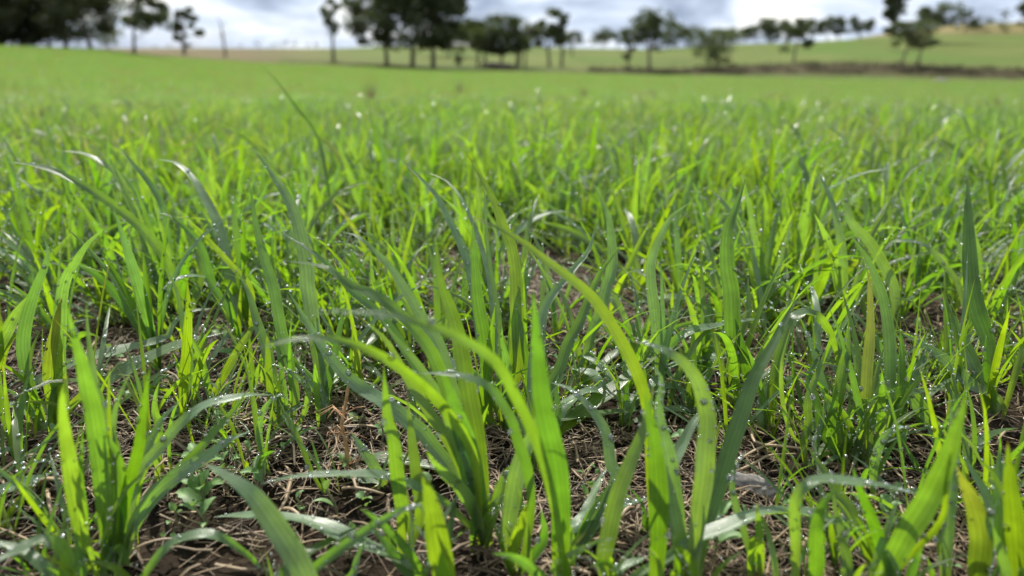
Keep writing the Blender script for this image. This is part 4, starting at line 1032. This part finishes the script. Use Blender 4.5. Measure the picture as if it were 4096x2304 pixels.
# undergrowth of little weeds: too many to count
acc = Acc()
for _ in range(1500):
    r = (0.22 ** 1.3 + rg.random() * (2.4 ** 1.3 - 0.22 ** 1.3)) ** (1 / 1.3); az = rg.uniform(-0.72, 0.72); x, y = r * math.sin(az), r * math.cos(az)
    if r < 0.6 and rg.random() < 0.6: continue
    for k in range(rg.randint(2, 5)):
        me = LV[rg.choice([0, 0, 3, 1])]; co = np.array([v.co[:] for v in me.vertices]); s = rg.uniform(0.25, 0.6) * (1 + min(r, 1.2) * 0.4)
        M = np.array(Euler((rg.uniform(-.4, .4), -rg.uniform(0, .9), rg.uniform(0, 6.28))).to_matrix()) * s
        acc.add(co @ M.T + np.array([x + rg.uniform(-.004, .004), y + rg.uniform(-.004, .004), rg.uniform(0.003, 0.010)]), np.array([p.vertices[:] for p in me.polygons]))
tag(obj('low_weeds', acc.mesh('low_weeds', M_WEED)), 'tiny round-leaved seedlings carpeting the soil between plants', 'weeds', kind='stuff')
# grey bark chip, soil clods
def lump(name, base, size, mat, lab, cat, amp=0.3, sq=(1, 1, .7), seed=1, zoff=0.25):
    rs = np.random.RandomState(seed); v, f = ico(4); d = sum(a * np.sin(v @ rs.normal(0, fr, 3) + rs.uniform(0, 6)) for fr, a in ((2, .5), (3, .4), (6, .3), (11, .26), (19, .22), (30, .18)))
    v = v * (1 + amp * d)[:, None] * np.array(sq) * size; g = ground(*px(base)[0]) + np.array([0, 0, size * zoff])
    return tag(obj(name, mesh(name, v, f, mat), loc=g), lab, cat)
lump('soil_clod', "H410,520", 0.0075, M_CLOD, 'dark crumbly soil clod beside the base of long plain blade', 'soil clod', .34, (1.2, .9, .75), 3)
lump('soil_clod', "E380,760", 0.008, M_CLOD, 'dark soil clod at the left, behind the split stalk', 'soil clod', .3, (1.3, .9, .6), 4)
lump('soil_clod', "E1130,300", 0.006, M_CLOD, 'small brown clod behind the left clump', 'soil clod', .3, (1.3, .9, .6), 5)
lump('bark_chip', "H60,640", 0.0105, M_CHIP, 'pale grey frayed chip of bark lying on dark soil', 'bark chip', .26, (1.15, .45, .22), 8, 0.35).rotation_euler = (0.35, 0.25, -0.25)
# brown dead stalk and dry seed head
root = bpy.data.objects.new('dead_weed_stalk', None); COL.objects.link(root); g = ground(*px("F930,410")[0]); root.location = g
tag(root, 'reddish-brown dead weed stalk with tangled roots, left of the central clump', 'dead weed')
v, f = tube([[0, 0, -.002], [.001, 0, .012], [-.001, .001, .024], [.002, 0, .036], [.004, .001, .046]], .0013, .0007); obj('stalk', mesh('stalk', v, f, M_SEEDHEAD), root)
acc = Acc()
for _ in range(26):
    a = rg.uniform(0, 6.28); l = rg.uniform(.006, .016); z = rg.choice([0.001, .002, .02, .03]); v, f = tube([[0, 0, z], [math.cos(a) * l * .5, math.sin(a) * l * .5, z + .003], [math.cos(a + .5) * l, math.sin(a + .5) * l, z - .001 * rg.random()]], .00035, .0002, 3); acc.add(v, f)
obj('root_tangle', acc.mesh('root_tangle', M_SEEDHEAD), root)['kind'] = 'stuff'
root = bpy.data.objects.new('dry_seed_head', None); COL.objects.link(root); root.location = ground(*px("C1170,120")[0]) + np.array([0, 0, .006])
tag(root, 'orange-brown comb-like dry seed head lying behind the dewy tangle', 'seed head')
v, f = tube([[-.022, 0, 0], [0, 0, .001], [.022, .002, 0]], .0007, .0004); obj('spine', mesh('spine', v, f, M_SEEDHEAD), root)
sp = mesh('spikelet', *tube([[0, 0, 0], [.0015, 0, .003], [.003, 0, .0055]], .0006, .0001, 4), M_SEEDHEAD)
for i in range(18):
    o = obj('spikelet', sp, root); o.location = (-.02 + i * .0023, 0, .0005); o.rotation_euler = (rg.uniform(-.6, .6), 0, 0)

# ------------------------------------------------------------------ trees
def zt(x, y): return float(terrain(x, y)[0])
def tree(name, lab, xd, dist, top, hw, crown_lo, cat='tree', group='trees beyond the field', dense=1.0, cx=None, clumps=None, trunks=1, mat=None, tmat=None, seed=1, lean=0.0, leafy=1.0, twigs=0, upper=None):
    rg = random.Random(seed); mat = mat or M_CROWN; tmat = tmat or M_BARK
    d = ray(*disp(xd, 140)); k = dist / math.hypot(d[0], d[1]); bx, by = d[0] * k, d[1] * k; bz = zt(bx, by)
    def zat(yd): q = ray(*disp(xd, yd)); return H + q[2] / math.hypot(q[0], q[1]) * dist - bz
    ht = zat(top); lo = max(zat(crown_lo), ht * 0.04); W = hw / 1860 * dist * 1.16; dx = ((cx if cx is not None else xd) - xd) / 1860 * dist
    root = bpy.data.objects.new(name, None); COL.objects.link(root); root.location = (bx, by, bz - 0.15); tag(root, lab, cat, group)
    acc = Acc(); tips = []
    r0 = max(0.12, ht * 0.031)
    for k_ in range(trunks):
        ox = (k_ - (trunks - 1) / 2) * W * 0.55; tx = dx + ox * 0.7 + rg.uniform(-.1, .1) * W
        mid = [ox + (tx - ox) * 0.35 + rg.uniform(-.12, .12) * W, rg.uniform(-.2, .2), lo * 0.8 + 0.1 * ht]
        endz = lo + (ht - lo) * 0.62
        P = spline(np.array([[ox, 0, -0.2], [ox + (mid[0] - ox) * .4 + lean * W * .2, 0, mid[2] * .5], mid, [tx, rg.uniform(-.5, .5), endz]]), 10)
        acc.add(*tube(P, r0, r0 * 0.3, 7))
        for b in range(9 + twigs):
            s = rg.uniform(0.42, 0.95); i = int(s * 9); a = rg.uniform(0, 6.28); l = W * rg.uniform(.45, .95); e = P[i] + np.array([math.cos(a) * l, math.sin(a) * l * .8, (ht - lo) * rg.uniform(.08, .38)])
            e[2] = min(e[2], ht * 0.97); m_ = (P[i] + e) / 2 + np.array([0, 0, -0.06 * l]); acc.add(*tube([P[i], m_, e], r0 * .34, r0 * .09, 4)); tips.append(e)
            for _ in range(2 + (3 if twigs else 0)):
                e2 = e + np.array([rg.uniform(-.35, .35) * W, rg.uniform(-.35, .35) * W, rg.uniform(0, .2) * (ht - lo)]); acc.add(*tube([m_, (m_ + e2) / 2, e2], r0 * .13, r0 * .04, 3)); tips.append(e2)
    obj('trunk', acc.mesh('trunk', tmat), root)
    if leafy > 0:
        n_cl = int((clumps or 16) * 1.7); cent = []; ptip = 0.2 if crown_lo > 103 and dense > 1.4 else 0.55
        for i in range(n_cl):
            if rg.random() < ptip and tips: c = np.array(rg.choice(tips))
            else:
                a = rg.uniform(0, 6.28); q = math.sqrt(rg.random()); zz = rg.uniform(0.05, 0.95)
                prof = math.sqrt(max(0.05, 1 - (2 * zz - 1) ** 2)) * 0.9
                c = np.array([dx + math.cos(a) * q * W * prof, math.sin(a) * q * W * prof, lo + (ht - lo) * zz])
            cent.append((c, rg.uniform(.15, .37) * min(W, (ht - lo) * .8)))
        cnt = int(3300 * dense * leafy); ls = max(0.10, 0.027 * ht)
        rs = np.random.RandomState(seed); C = np.array([c for c, _ in cent]); C[:, 0] = dx + np.clip(C[:, 0] - dx, -.78 * W, .78 * W); C[:, 1] = np.clip(C[:, 1], -.78 * W, .78 * W); SZ = np.array([q for _, q in cent]) * 1.2
        ii = np.arange(cnt) % len(cent); v = nrmz(rs.normal(size=(cnt, 3))); p = C[ii] + v * (SZ[ii] * rs.rand(cnt) ** .42)[:, None] * np.array([1, 1, .68])
        p[:, 2] = np.where(p[:, 2] > ht, ht - rs.rand(cnt) * .4, p[:, 2]); p[:, 2] = np.maximum(p[:, 2], 0.1)
        A = nrmz(rs.normal(size=(cnt, 3))); B = nrmz(np.cross(A, rs.normal(size=(cnt, 3)))); sz = (ls * rs.uniform(.6, 1.5, cnt))[:, None]
        vs = np.stack([p - A * sz, p + B * sz * .5, p + A * sz, p - B * sz * .5], 1).reshape(-1, 3); fs = np.arange(cnt * 4).reshape(-1, 4)
        obj('crown', mesh('crown', np.array(vs), fs, mat, False), root)
    return root
T = tree
T('eucalyptus_tree', 'dense dark tree at the far left edge, crown to the ground', -20, 98, -75, 62, 108, dense=2.4, clumps=40, seed=11)
T('eucalyptus_tree', 'dense dark tree second from the left edge, leafy to the ground', 55, 100, -60, 60, 106, dense=2.4, clumps=40, seed=12)
T('eucalyptus_tree', 'tall twin-trunked tree with open crown left of lone crooked tree', 200, 96, -80, 84, 100, dense=2.4, clumps=38, seed=13, trunks=2)
T('eucalyptus_tree', 'ragged dark tree between dense edge trees and twin-trunked tree', 128, 104, -60, 62, 104, dense=2.2, clumps=34, seed=14)
T('shrub', 'low grey shrub at the right foot of twin-trunked tree', 277, 125, 62, 30, 112, cat='shrub', dense=.6, seed=15, mat=M_CROWN2)
T('eucalyptus_tree', 'lone crooked tree with thin trunk and flat dark crown', 338, 92, -34, 52, 62, dense=1.0, clumps=13, seed=16, cx=368)
T('eucalyptus_tree', 'small crooked tree with compact crown, right of lone crooked tree', 465, 112, 4, 32, 50, dense=.9, clumps=8, seed=17, cx=470)
T('shrub', 'narrow dark bush at the foot of the small crooked tree', 462, 111, 72, 14, 115, cat='shrub', dense=.4, clumps=5, seed=18)
T('dead_tree', 'bare dead pole tree leaning slightly in the open gap', 568, 104, 26, 8, 70, dense=.0, leafy=0, seed=19, cx=560, tmat=M_TWIG)
T('eucalyptus_tree', 'thin sparse tree with upright twiggy top, left of centre', 838, 104, -12, 19, 88, dense=.22, clumps=16, seed=20, twigs=5)
T('eucalyptus_tree', 'tall open-crowned eucalypt left of the largest dark one', 972, 100, -45, 74, 118, dense=1.7, clumps=28, seed=21, cx=965)
T('eucalyptus_tree', 'largest dark eucalypt with twin trunks at the centre', 1062, 97, -75, 78, 114, dense=2.6, clumps=34, seed=22, trunks=2, cx=1085)
T('eucalyptus_tree', 'dark leafy tree behind the largest eucalypt', 1125, 150, 44, 75, 122, dense=1.9, seed=23)
T('shrub', 'small round dark shrub alone in the paddock, right of largest eucalypt', 1155, 101, 120, 12, 156, cat='shrub', dense=.6, clumps=7, seed=24)
T('eucalyptus_tree', 'left tree of the dense middle grove', 1200, 112, 48, 42, 122, dense=1.3, seed=25)
T('eucalyptus_tree', 'tallest dome-crowned tree of the dense middle grove', 1262, 106, 34, 62, 132, dense=2.2, clumps=26, seed=26, trunks=3)
T('eucalyptus_tree', 'right tree of the dense middle grove', 1310, 110, 54, 32, 130, dense=1.0, seed=27, trunks=2)
T('eucalyptus_tree', 'flat-topped tree with airy upper crown, right of the grove', 1398, 118, 20, 46, 112, dense=1.0, clumps=13, seed=28, trunks=2)
T('eucalyptus_tree', 'dark narrow tree touching the flat-topped tree', 1440, 200, 70, 26, 115, dense=.7, seed=29)
T('eucalyptus_tree', 'small tree alone on the skyline right of the flat-topped tree', 1515, 310, 66, 32, 114, dense=1.1, seed=30)
T('eucalyptus_tree', 'thin trunked tree, left of two thin trunks on the slope', 1582, 100, 72, 24, 112, dense=.5, clumps=8, seed=31)
T('eucalyptus_tree', 'bare twiggy tree with tall pale twigs right of the thin trunked tree', 1636, 99, 8, 44, 112, dense=.5, clumps=22, seed=32, twigs=9, tmat=M_TWIG)
T('eucalyptus_tree', 'second small skyline tree, between the alone one and the thin trunked tree', 1552, 312, 72, 24, 114, dense=.8, seed=60)
T('eucalyptus_tree', 'broad skyline tree behind the thin trunked tree', 1600, 305, 66, 30, 114, dense=1.0, seed=61)
T('eucalyptus_tree', 'small low skyline tree just left of the dark skyline row', 1835, 318, 80, 22, 108, dense=.8, seed=62)
T('eucalyptus_tree', 'leafy skyline tree behind the bare twiggy tree', 1682, 280, 48, 38, 112, dense=1.2, seed=33)
T('eucalyptus_tree', 'small leafy skyline tree, left of the brown bare bush', 1738, 300, 60, 28, 114, dense=.9, seed=34)
T('eucalyptus_tree', 'small skyline tree just above the brown bare bush', 1775, 305, 70, 24, 115, dense=.8, seed=35)
T('bare_shrub', 'large brown bare bush spreading from the ground on the slope', 1800, 99, 66, 48, 160, cat='shrub', dense=.9, clumps=16, seed=36, twigs=12, tmat=M_TWIG, mat=M_CROWN2)
for i, (x, tp, hw) in enumerate([(1868, 66, 20), (1902, 56, 24), (1938, 44, 26), (1968, 46, 24)]):
    T('eucalyptus_tree', ['lowest tree at the left end of the dark skyline row', 'second tree of the dark skyline row', 'highest rounded tree of the dark skyline row', 'right end tree of the dark skyline row'][i], x, 320, tp, hw * 1.35, 104, dense=1.3, seed=40 + i, group='trees in the dark skyline row')
T('eucalyptus_tree', 'tree with leaning tan trunk in front of the skyline row', 1998, 112, 44, 36, 92, dense=.8, clumps=12, seed=45, cx=2008, tmat=M_TWIG)
for i, (x, tp, hw) in enumerate([(2042, 52, 16), (2076, 38, 20), (2104, 44, 16)]):
    T('eucalyptus_tree', ['low thin tree of the trio on the hill crest', 'tallest tree of the trio on the hill crest', 'right tree of the trio on the hill crest'][i], x, 318, tp, hw * 1.3, 84, dense=1.0, seed=46 + i, group='trees on the hill crest')
T('eucalyptus_tree', 'flat-crowned tree on the crest left of the dark columnar tree', 2158, 330, 26, 28, 82, dense=.9, clumps=14, seed=50)
T('pine_tree', 'dark columnar tree reaching above the frame on the crest', 2236, 330, -30, 22, 88, dense=2.0, clumps=36, seed=51)
T('eucalyptus_tree', 'dark spreading tree behind and above the gnarled tree', 2335, 260, 2, 42, 70, dense=1.5, clumps=20, seed=52)
T('eucalyptus_tree', 'gnarled olive tree with forked trunk on the brown bank', 2290, 104, 50, 54, 118, dense=1.2, clumps=18, seed=53, trunks=2, mat=M_CROWN2, tmat=M_TWIG)
T('shrub', 'dry hill shrub with upright top, nearest the gnarled tree', 2416, 420, 18, 19, 82, cat='shrub', dense=.7, seed=54)
T('shrub', 'broad round bush on the dry hill right of the upright shrub', 2460, 420, 44, 30, 88, cat='shrub', dense=1.2, seed=55)
T('eucalyptus_tree', 'tiny round tree standing alone on top of the dry hill', 2512, 600, 24, 13, 42, dense=.5, clumps=5, seed=56)
T('shrub', 'pale bush below the tiny hilltop tree', 2520, 420, 52, 22, 86, cat='shrub', dense=.6, seed=57, mat=M_CROWN2)
T('eucalyptus_tree', 'tall thin tree at the far right edge on the dry hill', 2572, 420, 0, 24, 74, dense=1.1, seed=58)
SKY_SHRUBS = [(392, 'hazy skyline shrub just right of the lone crooked tree trunk'), (430, 'hazy skyline shrub just left of the small crooked tree'), (610, 'first hazy skyline shrub right of the bare dead pole'), (655, 'second hazy skyline shrub right of the bare dead pole'),
 (690, 'third hazy skyline shrub right of the bare dead pole'), (715, 'middle hazy skyline shrub between dead pole and thin sparse tree'), (740, 'third hazy skyline shrub left of the thin sparse tree'), (775, 'second hazy skyline shrub left of the thin sparse tree'), (800, 'hazy skyline shrub nearest the thin sparse tree, on its left')]
for i, (x, lab) in enumerate(SKY_SHRUBS):
    T('shrub', lab, x, 560, rng.uniform(96, 112), rng.uniform(6, 12), 118, cat='shrub', dense=.12, clumps=4, seed=70 + i, group='small shrubs along the far left skyline', mat=M_CROWN2)
# fallen log pile and white stone
acc = Acc(); d = ray(*disp(1250, 140)); k = 98 / math.hypot(d[0], d[1]); lx, ly = d[0] * k, d[1] * k
root = bpy.data.objects.new('fallen_log_pile', None); COL.objects.link(root); root.location = (lx, ly, zt(lx, ly)); tag(root, 'dark fallen logs heaped under the dense middle grove', 'log pile', 'logs under the grove')
for i in range(9):
    a = rg.uniform(-.35, .35); c = np.array([rg.uniform(-1.2, 1.2), rg.uniform(-.5, .5), .2 + .55 * rg.random()]); l = rg.uniform(.7, 1.5); dv = np.array([math.cos(a), math.sin(a), rg.uniform(-.12, .12)]) * l
    obj('log', mesh('log', *tube([c - dv, c, c + dv], .22, .15, 7), M_BARK), root)
acc = Acc()
for i in range(420):
    xd = rg.uniform(1480, 2620); dd = rg.uniform(94, 105); d = ray(*disp(xd, 140)); k = dd / math.hypot(d[0], d[1]); x, y = d[0] * k, d[1] * k; z = zt(x, y)
    for q in range(14):
        p = np.array([x + rg.gauss(0, .5), y + rg.gauss(0, .4), z + abs(rg.gauss(0, .22))]); A = np.array([rg.gauss(0, .12), rg.gauss(0, .12), .22]); B = np.array([rg.uniform(-.07, .07), .05, 0])
        acc.add([p - B, p + B, p + A], [[0, 1, 2]])
tag(obj('rank_grass', acc.mesh('rank_grass', simple('rank_dead_grass', (0.05, 0.046, 0.023), (0.11, 0.092, 0.05), .8, .8), False)), 'rough dead grass along the brown bank at the field edge', 'grass', kind='stuff')
rs = lump('pale_stone', "H60,640", 0.5, M_CHIP, 'pale stone at the foot of the brown bank, far right', 'stone', .15, (1.3, 1, .5), 9)
d = ray(*disp(2378, 140)); k = 88 / math.hypot(d[0], d[1]); rs.location = (d[0] * k, d[1] * k, zt(d[0] * k, d[1] * k) + .1)
